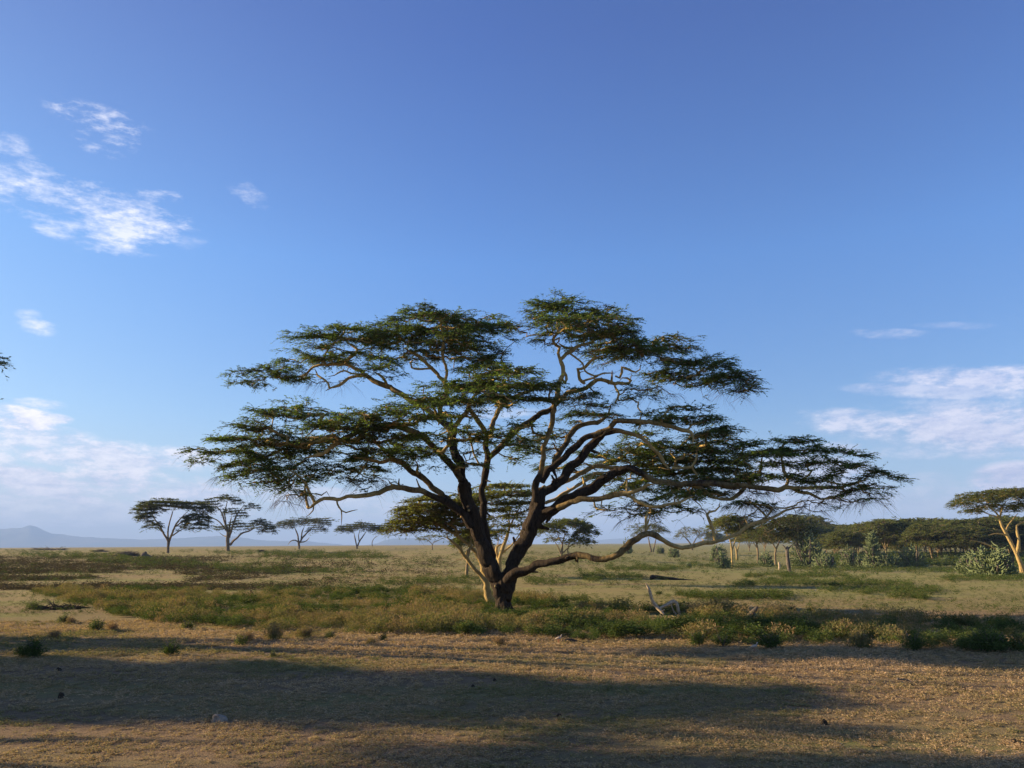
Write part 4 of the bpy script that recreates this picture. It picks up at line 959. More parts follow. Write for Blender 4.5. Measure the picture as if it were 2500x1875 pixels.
for k, (px, by, ty) in enumerate(wood):
    b = hit(px, by)
    z1 = at(px, ty + rw.uniform(-9, 9), b[1])[2]
    src = protos[k % 6]
    hh = [12, 13, 11, 12.5, 10.5, 13.5][k % 6]
    s = (z1 - b[2]) / (hh * 1.0) * rw.uniform(.92, 1.06)
    copy_thing(src, tuple(b), rw.random() * 6.28, (s * rw.uniform(.95, 1.4), s * rw.uniform(.95, 1.4), s), special.get(k, 'flat-topped acacia crowded among others in the wood on the right'), WG)
for pt in protos:
    for ch in list(pt.children): bpy.data.objects.remove(ch)
    bpy.data.objects.remove(pt)

# ------------------------------------------------------------------ euphorbias
def euphorbia(px, by, w, h, label, seed, green=.5, cone=False):
    b = hit(px, by); D = b[1]
    rg = np.random.default_rng(seed)
    Wd, Hh = w / FPX * D / 2, h / FPX * D
    th = thing('euphorbia', label, 'euphorbia', b, 'candelabra euphorbias before the wood')
    G = Geo()
    n = int(16 + w * .35)
    r = min(.17, .05 + Hh * .028)
    T = Geo()
    T.tube(np.array([[0, 0, -.1], [0, 0, Hh * .18], [0, 0, Hh * .3]]), np.array([r * 2, r * 1.7, r * 1.3]), 7, rough=.1)
    for k in range(n // 2):
        a = rg.random() * 6.283; R_ = Wd * rg.uniform(.4, .95); zt = Hh * rg.uniform(.35, .75)
        if cone: R_ *= 1.05 - zt / Hh * .8
        P = np.array([[0, 0, zt * .1], [math.cos(a) * R_ * .6, math.sin(a) * R_ * .6, zt * .35], [math.cos(a) * R_, math.sin(a) * R_, zt]])
        C = catmull(P, .3)
        T.tube(C, np.linspace(r * 1.1, r * .7, len(C)), 5)
    for k in range(int(200 + w * 6)):
        v = rg.normal(0, 1, 3); v[2] = abs(v[2]); v /= np.linalg.norm(v)
        q = rg.uniform(.55, 1.0) * (1 + .22 * math.sin(3 * math.atan2(v[1], v[0]) + seed))
        hz_ = v[2] * q
        wz = 1.0
        if cone: hz_ = rg.random() ** 1.2; wz = (1.05 - hz_) * rg.uniform(.5, 1.0); v = np.array([math.cos(k * 2.4), math.sin(k * 2.4), .6]); q = 1
        c0 = np.array([v[0] * Wd * q * wz * .85, v[1] * Wd * q * wz * .85, max(.04, hz_ * .9) * Hh])
        l = (.05 + .08 * rg.random()) * (Hh + Wd) * .75 + .12
        out_ = np.array([v[0], v[1], 0]) + rg.normal(0, .6, 3) * [1, 1, .6]
        C = catmull(np.array([c0 - out_ * l * .3, c0 + out_ * l * .25 + [0, 0, l * .12], c0 + out_ * l * .6 + [0, 0, l * .5]]), .2)
        G.tube(C, np.linspace(r * .6, r * .32, len(C)), 4, tint=0)
    obj('trunk', T.mesh('trunk', M_GREYLOG), th)
    obj('crown', G.mesh('crown', M_EUPH), th)
eu = [
 (1533, 1352, 26, 36, 'slim grey euphorbia just left of the kink in the low bough'), (1646, 1361, 30, 28, 'round grey euphorbia just under the low bough'),
 (1612, 1352, 22, 20, 'small blurry shrub-like euphorbia left of the round grey one'),
 (1752, 1372, 44, 46, 'dark green euphorbia behind the grey one under the upright shoot'), (1764, 1388, 38, 40, 'grey upright-armed euphorbia under the upright shoot'), (1682, 1386, 11, 12, 'tiny dark euphorbia alone on the grass below the low bough'),
 (1872, 1384, 36, 36, 'compact dark euphorbia beside the short pale stump'), (1975, 1385, 92, 90, 'large tangled euphorbia tree right of the standing dead trunk'), (2014, 1390, 54, 42, 'bright grey-green euphorbia in front of the tangled one'),
 (2076, 1384, 50, 48, 'very dark euphorbia between the tangled one and the tall cone'), (2102, 1387, 36, 32, 'light green low euphorbia at the foot of the tall cone'), (2172, 1388, 60, 40, 'low dark euphorbia clump right of the tall cone'),
 (2230, 1387, 66, 54, 'wide pale-topped euphorbia with shade beneath, right of the gap'), (2375, 1402, 70, 52, 'left half of the sprawling euphorbia thicket by the golden-limbed acacia'), (2430, 1410, 110, 72, 'big sprawling pale-armed euphorbia beside the golden-limbed acacia'), (2308, 1374, 18, 16, 'small lone euphorbia in the gap before the wood')]
for k, q in enumerate(eu): euphorbia(*q, seed=200 + k)
euphorbia(2135, 1388, 56, 92, 'tall cone-shaped euphorbia standing before the wood', 240, cone=True)

# ------------------------------------------------------------------ dead wood, stones, birds
def wood_piece(name, label, cat, lst, D, material, base, group=None, parts=None):
    """lst: pixel chains; first is the piece itself, others are branches"""
    b = hit(*base)
    th = thing(name, label, cat, b, group)
    for k, (pn, L) in enumerate(lst):
        P = limbs_px(b[1], [L])[0]
        C = catmull(P, .12)
        G = Geo(); G.tube(C[:, :3], C[:, 3], 10, flute=.06, seed=k + 2, rough=.2)
        obj(pn, G.mesh(pn, material, b), th)
    return th
wood_piece('dead_branch', 'bleached fallen forked bough, one arm pointing up and one arched, in the herb belt', 'dead branch',
 [('upright_arm', [(1576, 1424, 2, 0), (1583, 1436, 6.5, 0), (1587, 1447, 7, 0), (1590, 1460, 7, 0), (1597, 1474, 9, 0), (1606, 1485, 9, -.1), (1614, 1492, 8, -.2), (1621, 1500, 4, -.3)]),
  ('arched_arm', [(1608, 1486, 6, -.1), (1620, 1480, 7, 0), (1632, 1474, 8, .2), (1644, 1468, 10, .3), (1652, 1472, 10, .3), (1655, 1484, 10, .3), (1658, 1496, 8, .3), (1661, 1506, 6, .3)]),
  ('prop', [(1637, 1473, 4, .2), (1641, 1484, 3, .2), (1646, 1494, 4, .2), (1656, 1506, 3, .2)]),
  ('twig', [(1622, 1488, 2.5, -.2), (1614, 1494, 2, -.3), (1611, 1503, 1.5, -.3)])], 0, M_DEAD, (1635, 1502))
wood_piece('tree_stump', 'dark grey slab of broken stump leaning right, in the herb belt', 'stump',
 [('stump', [(1826, 1514, 20, 0), (1832, 1504, 17, 0), (1840, 1494, 13, 0), (1847, 1485, 8, 0), (1850, 1480, 3, 0)])], 0, M_GREYLOG, (1830, 1511))
wood_piece('dead_tree', 'tall bare grey dead trunk standing on the grass before the wood', 'dead tree',
 [('trunk', [(1929, 1402, 11, 0), (1927, 1390, 9, 0), (1924, 1370, 10, 0), (1922, 1350, 8, 0), (1922, 1335, 6, 0)]), ('limb', [(1922, 1348, 4, 0), (1916, 1336, 3, 0), (1911, 1330, 2, 0)]), ('limb', [(1923, 1346, 4, 0), (1928, 1336, 3, 0), (1935, 1330, 2, 0)])], 0, M_GREYLOG, (1929, 1401))
wood_piece('tree_stump', 'short pale stump left of the tall bare dead trunk', 'stump',
 [('stump', [(1903, 1392, 5, 0), (1903, 1382, 5, 0), (1902, 1373, 5, 0)])], 0, M_DEAD, (1903, 1391))
wood_piece('tree_stump', 'weathered grey stump like a small mound on the left plain', 'stump',
 [('stump', [(344, 1363, 5, 0), (349, 1356, 12, 0), (355, 1352, 10, 0), (354, 1347, 5, 0)]), ('root', [(352, 1357, 10, 0), (362, 1358, 8, 0), (372, 1363, 4, 0)])], 0, M_GREYLOG, (355, 1363))
wood_piece('fallen_log', 'dark fallen log with a pointed upright stub behind the left herb belt', 'log',
 [('log', [(618, 1455, 6, 0), (640, 1457, 6, 0), (670, 1458, 6, 0), (698, 1460, 5, 0)]), ('stub', [(617, 1457, 8, 0), (614, 1448, 7, 0), (612, 1441, 3, 0)])], 0, M_DARKLOG, (655, 1461))
wood_piece('fallen_log', 'long black fallen trunk with knobbly root end, far right of the huge acacia', 'log',
 [('log', [(1590, 1410, 11, 0), (1600, 1409, 9, 0), (1620, 1411, 8, 0), (1645, 1413, 6, 0), (1675, 1416, 4, 0), (1700, 1417, 3, 0)]), ('root', [(1590, 1408, 9, 0), (1592, 1405, 8, 0), (1588, 1414, 6, 0)])], 0, M_DARKLOG, (1620, 1416))
wood_piece('fallen_log', 'small black log on the plain between the second and third skyline trees', 'log',
 [('log', [(632, 1346, 6, 0), (640, 1345, 5, 0), (648, 1347, 5, 0)]), ('stub', [(634, 1346, 3, 0), (632, 1342, 2, 0)])], 0, M_DARKLOG, (640, 1350))
wood_piece('fallen_log', 'brown log lying against the herb belt beside the standing bird', 'log',
 [('log', [(1372, 1567, 7, 0), (1385, 1564, 10, 0), (1395, 1564, 10, 0), (1405, 1566, 8, 0), (1418, 1568, 5, 0), (1428, 1569, 3, 0)])], 0, M_DARKLOG, (1392, 1570))
wood_piece('stick', 'thin dark stick lying on the dry grass at the lower right', 'stick',
 [('stick', [(2190, 1657, 7, 0), (2196, 1658, 3, 0), (2220, 1661, 3, 0), (2240, 1662, 3, 0), (2262, 1667, 2, 0)])], 0, M_GREYLOG, (2225, 1664))

def brush(name, label, cat, px, by, w, h, seed, n=60, material=None, r=.012):
    b = hit(px, by); D = b[1]; rg = np.random.default_rng(seed)
    Wd, Hh = w / FPX * D / 2, h / FPX * D
    th = tag(obj(name, None, None, tuple(b)), label, cat)
    G = Geo()
    for k in range(n):
        a = rg.random() * 6.283; q = np.sqrt(rg.random())
        p = np.array([math.cos(a) * q * Wd, math.sin(a) * q * Wd * .7, 0.0]); d = np.array([rg.normal(0, 1), rg.normal(0, 1), abs(rg.normal(.02, .08))]); d /= np.linalg.norm(d)
        L = rg.uniform(.25, .7) * Wd
        zt = Hh * (1 - q ** 2) * rg.uniform(.3, 1)
        P = np.array([p, p + d * L * .5 + [0, 0, zt * .5], p + d * L + [0, 0, zt * .6]])
        G.tube(P, np.array([r * 1.8, r * 1.2, r * .5]), 4, tint=rg.random())
    obj('branches', G.mesh('branches', material or M_DARKLOG), th)
brush('brushwood_pile', 'dark heap of fallen brushwood left of the herb belt', 'brushwood', 140, 1487, 92, 10, 301, 420, r=.02)
brush('brushwood_pile', 'pale dry brushwood heap on the far left skyline', 'brushwood', 122, 1343, 70, 12, 302, 90, M_GREYLOG, .05)
brush('bare_shrub', 'round leafless greyish shrub left of the first skyline tree', 'shrub', 312, 1357, 50, 22, 303, 380, M_GREYLOG, .03)
brush('bare_shrub', 'fainter low leafless shrub between the brushwood and the round bare shrub', 'shrub', 245, 1347, 32, 12, 304, 160, M_GREYLOG, .035)

def stone(label, px, by, w, h, seed, material, name='stone', cat='stone'):
    b = hit(px, by); D = b[1]; rg = np.random.default_rng(seed)
    import bmesh
    bm = bmesh.new(); bmesh.ops.create_icosphere(bm, subdivisions=3, radius=1)
    Wd, Hh = w / FPX * D / 2, h / FPX * D
    for v in bm.verts:
        k = 1 + .5 * (float(vnoise(v.co.x * 1.7 + seed, v.co.y * 1.7 + v.co.z * 1.3, seed)) - .5) + .22 * (float(vnoise(v.co.x * 5 + seed, v.co.z * 5 + v.co.y * 3, seed + 1)) - .5)
        v.co = Vector((v.co.x * k * Wd, v.co.y * k * Wd * .8, max(-.15, v.co.z * k) * Hh * .95))
    me = bpy.data.meshes.new(name); bm.to_mesh(me); bm.free()
    me.materials.append(material)
    return tag(obj(name, me, None, tuple(b)), label, cat)
stone('rough tan stone lying alone in the lower left foreground', 533, 1764, 34, 18, 1, M_STONE)
DG = 'dung lumps on the dry grass'
for k, (px, by, w, h, l) in enumerate([(142, 1640, 14, 8, 'dark dung lump below the large dark bush at the left'), (149, 1706, 14, 14, 'dark dung lump low in the left shade'), (1366, 1754, 12, 8, 'dark dung lump low in the centre foreground'), (1155, 1679, 9, 6, 'dark dung lump in the middle of the long shade'),
     (1818, 1617, 8, 5, 'small dung lump below the bird on the right'), (1838, 1640, 7, 5, 'small dung lump second below the bird on the right'), (2355, 1687, 9, 8, 'dung lump right of the stick'), (2476, 1817, 18, 9, 'dung lump in the lower right corner'), (2014, 1770, 14, 12, 'greyish lump low on the right of the foreground'), (1208, 1664, 8, 7, 'small dark lump at the edge of the long shade')]):
    stone(l, px, by, w, h, 20 + k, M_DUNG, 'dung', 'dung')

def bird(px, by, hpx, label, col, headup):
    b = hit(px, by); D = b[1]
    H = hpx / FPX * D
    k = H / .30
    th = thing('bird', label, 'bird', b, 'birds on the dry grass')
    q = lambda *a: np.array(a, float) * k
    G = Geo()
    neck = [[-.17, 0, .125, .008], [-.12, 0, .135, .022], [-.06, 0, .155, .045], [0, 0, .17, .055], [.05, 0, .185, .048], [.085, 0, .21, .028], [.095, 0, .235, .018], [.1, 0, .26, .018], [.112, 0, .278, .026], [.125, 0, .282, .02], [.137, 0, .28, .008]]
    C = catmull(np.array(neck) * k, .012 * k)
    G.tube(C[:, :3], C[:, 3], 12)
    obj('body', G.mesh('body', col), th)
    G = Geo()
    for s in (-1, 1):
        C = catmull(np.array([[-.13, .02 * s, .14, .012], [-.06, .042 * s, .165, .03], [.02, .045 * s, .18, .03], [.06, .035 * s, .185, .012]]) * k, .015 * k)
        G.tube(C[:, :3], C[:, 3], 8)
    obj('wings', G.mesh('wings', col), th)
    G = Geo(); G.tube(np.array([q(.112, 0, .279), q(.122, 0, .285), q(.128, 0, .283)]), np.array([.02, .026, .012]) * k, 8)
    obj('head_patch', G.mesh('head_patch', M_WHITE), th)
    G = Geo(); G.tube(np.array([q(.138, 0, .279), q(.152, 0, .276), q(.165, 0, .274)]), np.array([.006, .004, .002]) * k, 6)
    obj('bill', G.mesh('bill', M_BILL), th)
    for s, fx in ((-1, .02), (1, -.02)):
        G = Geo()
        G.tube(np.array([q(.0, .02 * s, .15), q(-.005 + fx * .5, .02 * s, .08), q(fx, .02 * s, .006)]), np.array([.010, .006, .006]) * k, 6)
        for a in (-.5, 0, .5, 3.14):
            l = .035 if a != 3.14 else .015
            G.tube(np.array([q(fx, .02 * s, .007), q(fx + l * math.cos(a), .02 * s + l * math.sin(a), .004)]), np.array([.004, .003]) * k, 5)
        obj('leg', G.mesh('leg', M_LEGS), th)
bird(1842, 1592, 20, 'buff long-legged bird standing in the open before the right herb belt', M_FEATH, 0)
bird(1364, 1571, 18, 'grey-brown bird with raised pale neck beside the brown log', M_FEATH, 1)

# ------------------------------------------------------------------ bushes, herb belt, scrub, grass
def herb_template(kind, seed, nleaf, lsz=1.0):
    """unit plant about 1 m tall and 1 m wide -> V (n,4,3), tint (n)"""
    rg = np.random.default_rng(seed)
    P, Dn, S_, Tn, wid = [], [], [], [], .4
    if kind == 'leafy':
        ns = max(6, nleaf // 9)
        for s in range(ns):
            a = rg.random() * 6.283; q = rg.random() ** .6; c, sn = math.cos(a), math.sin(a)
            topz = (1 - .62 * q ** 2) * rg.uniform(.7, 1.0); e = np.array([c * q * .5, sn * q * .5, topz])
            m_ = nleaf // ns
            f = rg.uniform(.5, 1, m_) if lsz < 1 else rg.uniform(.25, 1, m_)
            p = e[None] * f[:, None] + rg.normal(0, .045, (m_, 3))
            P.append(p); Dn.append(np.stack([rg.normal(0, 1, m_), rg.normal(0, 1, m_), rg.normal(.35, .5, m_)], 1)); S_.append(rg.uniform(.09, .17, m_)); Tn.append(np.clip(rg.normal(.28, .1, m_), 0, 1))
    elif kind == 'seedy':
        n = nleaf
        a = rg.random(n) * 6.283; q = np.sqrt(rg.random(n)); f = rg.random(n) ** .8
        topz = (1 - .45 * q ** 2)
        p = np.stack([np.cos(a) * q * .5 * (.6 + .4 * f), np.sin(a) * q * .5 * (.6 + .4 * f), topz * f], 1)
        P.append(p); Dn.append(np.stack([rg.normal(0, .4, n), rg.normal(0, .4, n), np.abs(rg.normal(1, .3, n))], 1)); S_.append(rg.uniform(.12, .24, n)); Tn.append(np.clip(.38 + .35 * f + rg.normal(0, .12, n), 0, 1)); wid = .24
    else:
        n = nleaf
        a = rg.random(n) * 6.283; q = np.sqrt(rg.random(n)); f = rg.random(n)
        p = np.stack([np.cos(a) * q * .5, np.sin(a) * q * .5, (1 - q ** 2) * f * .9], 1)
        P.append(p); Dn.append(rg.normal(0, 1, (n, 3)) + [0, 0, .4]); S_.append(rg.uniform(.14, .26, n)); Tn.append(np.clip(rg.normal(.45, .2, n), 0, 1)); wid = .35
    P, Dn, S_, Tn = map(np.concatenate, (P, Dn, S_, Tn))
    V, F = leaf_quads(P, Dn, S_ * lsz, rg, wid, 1.0)
    return V.reshape(-1, 4, 3), Tn

def scatter(name, temps, pos, sxy, sz, tint, material, seed, origin=(0, 0, 0), parent=None):
    rg = np.random.default_rng(seed)
    which = rg.integers(0, len(temps), len(pos)); rot = rg.random(len(pos)) * 6.283
    VV, TT = [], []
    for k, (tv, tt) in enumerate(temps):
        i = np.where(which == k)[0]
        if not len(i): continue
        c, s = np.cos(rot[i])[:, None, None], np.sin(rot[i])[:, None, None]
        x = tv[None, ..., 0]; y = tv[None, ..., 1]; z = tv[None, ..., 2]
        X_ = (x * c - y * s) * sxy[i][:, None, None] + pos[i, 0][:, None, None]
        Y_ = (x * s + y * c) * sxy[i][:, None, None] + pos[i, 1][:, None, None]
        Z_ = z * sz[i][:, None, None] + pos[i, 2][:, None, None]
        VV.append(np.stack([X_, Y_, Z_], -1).reshape(-1, 3)); TT.append((tt[None] + tint[i][:, None]).ravel())
    V = np.concatenate(VV) - np.asarray(origin); T_ = np.clip(np.concatenate(TT), 0, 1)
    F = np.arange(len(V)).reshape(-1, 4)
    return obj(name, make_mesh(name, V, [F], material, False, {'tint': ('FACE', T_)}), parent)

def inpoly(px, py, poly):
    inside = np.zeros(len(px), bool); j = len(poly) - 1
    for i in range(len(poly)):
        xi, yi = poly[i]; xj, yj = poly[j]
        c = ((yi > py) != (yj > py)) & (px < (xj - xi) * (py - yi) / (yj - yi + 1e-9) + xi)
        inside ^= c; j = i
    return inside
def to_px(P):
    v = P - CAM
    z = v @ CF
    return 1250 + FPX * (v @ CR) / z, 937.5 - FPX * (v @ CU) / z
def ground_pts(n, d0, d1, rg, tmax=.75, power=1.0):
    u_ = rg.random(n)
    d = (d0 ** power + u_ * (d1 ** power - d0 ** power)) ** (1 / power) if power != 0 else d0 * (d1 / d0) ** u_
    x = d * rg.uniform(-tmax, tmax, n)
    P = np.stack([x, d, terrain(x, d)], 1)
    return P, d

leafy_n = [herb_template('leafy', 400 + k, 430, .74) for k in range(7)]
seedy_n = [herb_template('seedy', 410 + k, 330, .72) for k in range(7)]
leafy_f = [herb_template('leafy', 420 + k, 46) for k in range(5)]
dwarf_f = [herb_template('dwarf', 430 + k, 26) for k in range(5)]

rg = np.random.default_rng(77)
belt = [(90, 1446), (330, 1444), (600, 1451), (900, 1447), (1180, 1450), (1350, 1472), (1600, 1484), (1800, 1500), (2000, 1512), (2200, 1512), (2400, 1532), (2520, 1545), (2520, 1590), (2340, 1592), (2200, 1588), (2100, 1578), (1850, 1577), (1700, 1570), (1500, 1568), (1250, 1560), (1100, 1555), (900, 1545), (640, 1542), (420, 1528), (300, 1512), (230, 1490), (100, 1458)]
P, d = ground_pts(6600, 23.5, 60, rg, .70, 1.0)
px, py = to_px(P)
w_ = (fbm(P[:, 0] / 2.5, P[:, 1] / 2.5, 21) - .5)
ok = inpoly(px + w_ * 90, py + w_ * 30, belt) & (rg.random(len(P)) < .86 + 1.7 * w_) & (np.abs(px - 1225) + np.abs(py - 1497) * 3 > 40) & ~((px > 1565) & (px < 1672) & (py > 1484) & (py < 1524)) & ~((px > 1815) & (px < 1860) & (py > 1500) & (py < 1528))
P = P[ok]; px = px[ok]; py = py[ok]
kind = fbm(P[:, 0] / 4.0 + 50, P[:, 1] / 3.0, 31)
# the near rim is greener and leafier
rimn = sstep(.0, 1.0, (P[:, 1] < 30).astype(float)) * .12
lf = kind + rimn < .49
rs = lambda n, a, b: rg.uniform(a, b, n)
for nm, sel, tm, hs_, tb in (('herb_thicket', lf, seedy_n, (.34, .62), .04), ('leafy_herb_patches', ~lf, leafy_n, (.28, .58), 0.03)):
    q = P[sel]; hgt = rs(len(q), *hs_) * (.65 + .7 * vnoise(q[:, 0] / 2, q[:, 1] / 2, 8))
    o = scatter(nm, tm, q, hgt * rs(len(q), 1.2, 2.0), hgt, rg.normal(-.05, .10, len(q)) + tb, M_HERB, 71)
    tag(o, 'knee-high brownish herbs in seed growing thickly around the foot of the huge acacia' if nm == 'herb_thicket' else 'leafy green herbs mixed through the belt around the huge acacia', 'herbs', kind='stuff')
print('belt', len(P))
ux = rg.uniform(1940, 2560, 1500); uy = rg.uniform(1352, 1386, 1500)
g_ = hits(ux, uy)
g_ = g_[vnoise(g_[:, 0] / 7., g_[:, 1] / 14., 88) > .42]
uz_ = rg.uniform(.7, 2.6, len(g_)) * (.5 + vnoise(g_[:, 0] / 9., g_[:, 1] / 9., 89))
o = scatter('undergrowth', [herb_template('leafy', 440 + k, 120) for k in range(5)], g_, uz_ * 1.7, uz_, rg.normal(-.08, .12, len(g_)), M_HERB, 79)
tag(o, 'dark leafy undergrowth filling the wood beneath the far acacias', 'undergrowth', kind='stuff')

# far belts of low green scrub and brown dwarf scrub
polys = [([(-20, 1341), (150, 1345), (400, 1366), (650, 1388), (900, 1394), (880, 1402), (600, 1400), (300, 1379), (0, 1352), (-20, 1350)], 2600, .9),
         ([(420, 1341), (700, 1345), (960, 1352), (960, 1366), (760, 1366), (520, 1352)], 1100, .8),
         ([(1420, 1404), (1590, 1408), (1560, 1422), (1420, 1418)], 350, .9), ([(1100, 1388), (1480, 1396), (1400, 1412), (1150, 1406)], 260, .4),
         ([(1820, 1405), (2080, 1403), (2080, 1412), (1840, 1413)], 420, .9), ([(1790, 1422), (1930, 1414), (2230, 1424), (2220, 1434), (1880, 1436), (1800, 1434)], 800, .9),
         ([(2000, 1440), (2290, 1436), (2280, 1450), (2060, 1452)], 320, .6), ([(1650, 1456), (1830, 1450), (2000, 1458), (1830, 1466), (1660, 1466)], 500, .9), ([(2170, 1456), (2280, 1454), (2270, 1466), (2180, 1464)], 150, .8),
         ([(1900, 1385), (2500, 1392), (2500, 1400), (1900, 1396)], 900, .9), ([(2300, 1410), (2520, 1408), (2520, 1420), (2300, 1420)], 400, .9), ([(1480, 1384), (1900, 1380), (1900, 1388), (1500, 1396)], 700, .7),
         ([(1100, 1350), (1900, 1348), (1900, 1380), (1400, 1384), (1150, 1380)], 900, .35), ([(900, 1412), (1180, 1410), (1180, 1428), (930, 1430)], 420, .8), ([(1290, 1412), (1400, 1416), (1380, 1430), (1280, 1428)], 120, .6),
         ([(1650, 1350), (2500, 1355), (2500, 1380), (1650, 1380)], 700, .5), ([(1500, 1488), (1660, 1486), (1800, 1500), (1640, 1500)], 160, .6)]
PP = []
for poly, n_, a_ in polys:
    xs = [q[0] for q in poly]; ys = [q[1] for q in poly]
    qx = rg.uniform(min(xs), max(xs), n_ * 2); qy = rg.uniform(min(ys), max(ys), n_ * 2)
    k = inpoly(qx + (vnoise(qx / 40., qy / 3., 33) - .5) * 70, qy + (vnoise(qx / 25., qy / 4., 34) - .5) * 13, poly)
    qx, qy = qx[k][:n_], qy[k][:n_]
    g_ = hits(qx, qy)
    PP.append(g_[(g_[:, 1] < 900) & (vnoise(g_[:, 0] / 5., g_[:, 1] / 9., 14) < .3 + a_ * .6)])
PP = np.concatenate(PP)
dd = PP[:, 1]
sz_ = rg.uniform(.25, .85, len(PP)) * np.clip(dd / 90, .75, 1.6)
o = scatter('low_green_scrub', leafy_f, PP, sz_ * 1.8, sz_ * .95, rg.normal(.0, .14, len(PP)), M_HERB, 72)
tag(o, 'long low bands of green scrub across the far plain', 'scrub', kind='stuff')
# brown dwarf scrub on the left plain, sparse tufts elsewhere
qx = rg.uniform(-40, 1100, 13000); qy = rg.uniform(1358, 1442, 13000)
g_ = hits(qx, qy)
DW = g_[(rg.random(len(qx)) < 1 - sstep(450, 950, qx) * .85) & (fbm(g_[:, 0] / 7., g_[:, 1] / 7., 44) > .40 + .10 * (qy > 1405))]
sz_ = (.25 + .6 * rg.random(len(DW)) ** 2) * np.clip(DW[:, 1] / 80, .7, 1.3)
o = scatter('brown_dwarf_scrub', dwarf_f, DW, sz_ * 2.0, sz_ * .8, (vnoise(DW[:, 0] / 6, DW[:, 1] / 6, 6) - .5) * .3, M_DWARF, 73)
tag(o, 'low dark brown dwarf scrub dotted over the left plain', 'scrub', kind='stuff')
g_ = hits(rg.uniform(-30, 2530, 13000), 1338 + 170 * rg.random(13000))
TU = g_[fbm(g_[:, 0] / 9., g_[:, 1] / 9., 51) > .42]
sz_ = (.18 + .50 * rg.random(len(TU)) ** 3) * np.clip(TU[:, 1] / 70, .6, 1.5)
o = scatter('scattered_tufts', leafy_f, TU, sz_ * 1.7, sz_, rg.normal(-.10, .18, len(TU)), M_HERB, 74)
tag(o, 'small scattered herb tufts dotted over the middle plain', 'herbs', kind='stuff')

# single bushes
BG = 'bushes around the herb belt'
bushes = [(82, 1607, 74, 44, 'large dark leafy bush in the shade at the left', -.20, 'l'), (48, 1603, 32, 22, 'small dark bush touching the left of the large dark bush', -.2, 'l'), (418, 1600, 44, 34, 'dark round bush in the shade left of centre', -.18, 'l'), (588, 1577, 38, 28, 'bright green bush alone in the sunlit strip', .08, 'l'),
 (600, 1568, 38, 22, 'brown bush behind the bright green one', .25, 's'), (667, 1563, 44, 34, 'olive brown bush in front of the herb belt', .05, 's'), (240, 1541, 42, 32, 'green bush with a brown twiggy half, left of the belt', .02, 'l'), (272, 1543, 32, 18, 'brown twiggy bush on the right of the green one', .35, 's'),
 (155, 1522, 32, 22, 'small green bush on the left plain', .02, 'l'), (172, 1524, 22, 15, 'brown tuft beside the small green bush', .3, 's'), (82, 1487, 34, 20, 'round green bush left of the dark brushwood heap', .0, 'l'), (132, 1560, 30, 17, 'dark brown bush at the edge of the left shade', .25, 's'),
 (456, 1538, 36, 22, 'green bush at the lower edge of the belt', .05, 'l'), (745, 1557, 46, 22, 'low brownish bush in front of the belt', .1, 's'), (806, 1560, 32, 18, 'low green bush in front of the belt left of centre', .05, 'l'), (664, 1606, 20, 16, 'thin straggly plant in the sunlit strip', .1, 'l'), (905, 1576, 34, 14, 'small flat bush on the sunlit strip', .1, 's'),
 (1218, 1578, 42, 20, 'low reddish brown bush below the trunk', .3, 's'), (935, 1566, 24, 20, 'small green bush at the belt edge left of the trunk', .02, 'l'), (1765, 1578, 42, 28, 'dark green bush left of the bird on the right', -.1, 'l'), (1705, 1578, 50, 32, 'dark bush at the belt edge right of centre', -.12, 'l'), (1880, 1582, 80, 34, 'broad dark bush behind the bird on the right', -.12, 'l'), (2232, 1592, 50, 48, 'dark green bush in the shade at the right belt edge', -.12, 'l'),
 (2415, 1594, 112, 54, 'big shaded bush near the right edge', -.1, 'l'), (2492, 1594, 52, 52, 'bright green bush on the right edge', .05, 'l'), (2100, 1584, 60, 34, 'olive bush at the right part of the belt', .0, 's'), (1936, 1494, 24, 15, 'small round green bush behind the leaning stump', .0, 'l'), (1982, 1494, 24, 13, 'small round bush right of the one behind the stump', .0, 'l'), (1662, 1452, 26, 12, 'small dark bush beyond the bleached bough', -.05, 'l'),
 (2245, 1512, 20, 22, 'bright little bush standing above the belt at the right', .0, 'l'), (2378, 1518, 28, 16, 'round bush on the grass above the belt at the right', .0, 'l'), (1610, 1452, 24, 10, 'small dark bush just right of the bough\'s upright arm', -.05, 'l')]
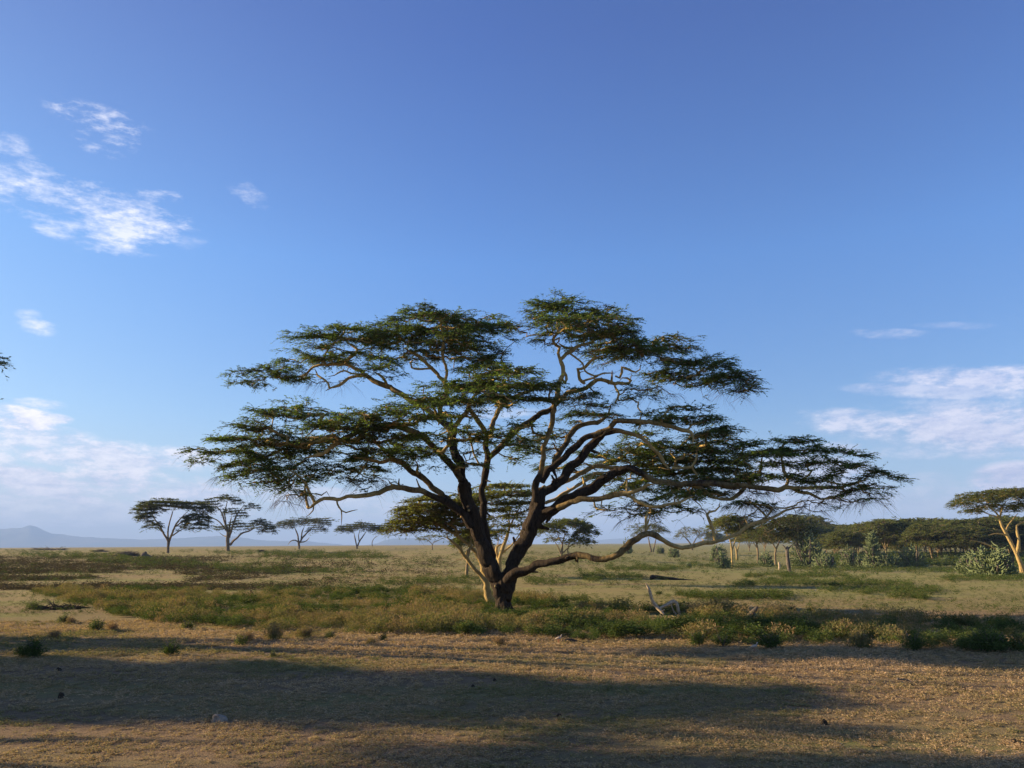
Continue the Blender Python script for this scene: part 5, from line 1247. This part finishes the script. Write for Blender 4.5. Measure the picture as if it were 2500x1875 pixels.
for k, (bx_, by_, w, h, lab, tb, kd) in enumerate(bushes):
    b = hit(bx_, by_); D = b[1]
    th = thing('bush', lab, 'bush', b, BG)
    rgk = np.random.default_rng(500 + k)
    Wd, Hh = w / FPX * D * 1.12, h / FPX * D * 1.3
    nq = int(6 + w * .14)
    a = rgk.random(nq) * 6.283; q = np.sqrt(rgk.random(nq)) * .30; q[0] = 0
    pos = np.stack([np.cos(a) * q * Wd, np.sin(a) * q * Wd * .8, np.zeros(nq)], 1)
    hh_ = Hh * rgk.uniform(.75, 1.05, nq) * (1 - .9 * q)
    T = [herb_template('leafy' if kd == 'l' else 'seedy', 600 + k * 3 + z, 150) for z in range(2)]
    for tv, tt in T:   # smaller leaves on bushes
        c0 = tv.mean(1, keepdims=True); tv[:] = c0 + (tv - c0) * .8
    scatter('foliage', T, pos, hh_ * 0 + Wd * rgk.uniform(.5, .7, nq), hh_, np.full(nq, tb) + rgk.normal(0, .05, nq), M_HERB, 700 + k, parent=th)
    G = Geo()
    for z in range(nq + 4):
        a_ = rgk.random() * 6.283; e = np.array([math.cos(a_) * Wd * .3, math.sin(a_) * Wd * .3, Hh * rgk.uniform(.4, .8)])
        G.tube(np.array([[0, 0, -.02], e * [.4, .4, .55], e]), np.array([.012, .008, .004]), 4)
    obj('stem', G.mesh('stem', M_GREYLOG), th)

# dry grass of the foreground and of the strips between
def grass_template(seed, nb):
    rg = np.random.default_rng(seed)
    a = rg.random(nb) * 6.283; q = np.sqrt(rg.random(nb)) * .5
    p = np.stack([np.cos(a) * q, np.sin(a) * q, (1 - (q * 2) ** 2) * rg.random(nb) * .8], 1)
    dr = np.stack([rg.normal(0, 1, nb), rg.normal(0, 1, nb), np.abs(rg.normal(.25, .45, nb))], 1)
    V, F = leaf_quads(p, dr, rg.uniform(.25, .5, nb), rg, .33, 1.0)
    return V.reshape(-1, 4, 3), np.clip(rg.normal(.6, .16, nb), 0, 1)
gt = [grass_template(800 + k, 16) for k in range(8)]
P, d = ground_pts(95000, 11.2, 36, rg, .72, .55)
dn = .55 * vnoise(P[:, 0] / .16, P[:, 1] / .16, 61) + .25 * vnoise(P[:, 0] / .5, P[:, 1] / .5, 62) + .2 * vnoise(P[:, 0] / 2.5, P[:, 1] / 2.5, 63)
bp = fbm(P[:, 0] / 1.8 + 70, P[:, 1] / 1.1, 67)
ok = rg.random(len(P)) < sstep(.32, .58, dn) * (.35 + .65 * sstep(.32, .42, bp))
P, d = P[ok], d[ok]
gr = fbm(P[:, 0] / 5.0 + 9, P[:, 1] / 3.5, 63)
gs = rg.uniform(.06, .13, len(P)) * np.clip(d / 18, .85, 1.7)
o = scatter('dry_grass', gt, P, gs * 1.35, gs * .85, -.30 * sstep(.60, .70, gr) + rg.normal(0, .08, len(P)) - .02 + (fbm(P[:, 0] / 3.3, P[:, 1] / 1.8, 69) - .5) * .7, M_GRASS, 75)
tag(o, 'short grazed straw-coloured grass covering the foreground', 'grass', kind='stuff')
print('grass', len(P))
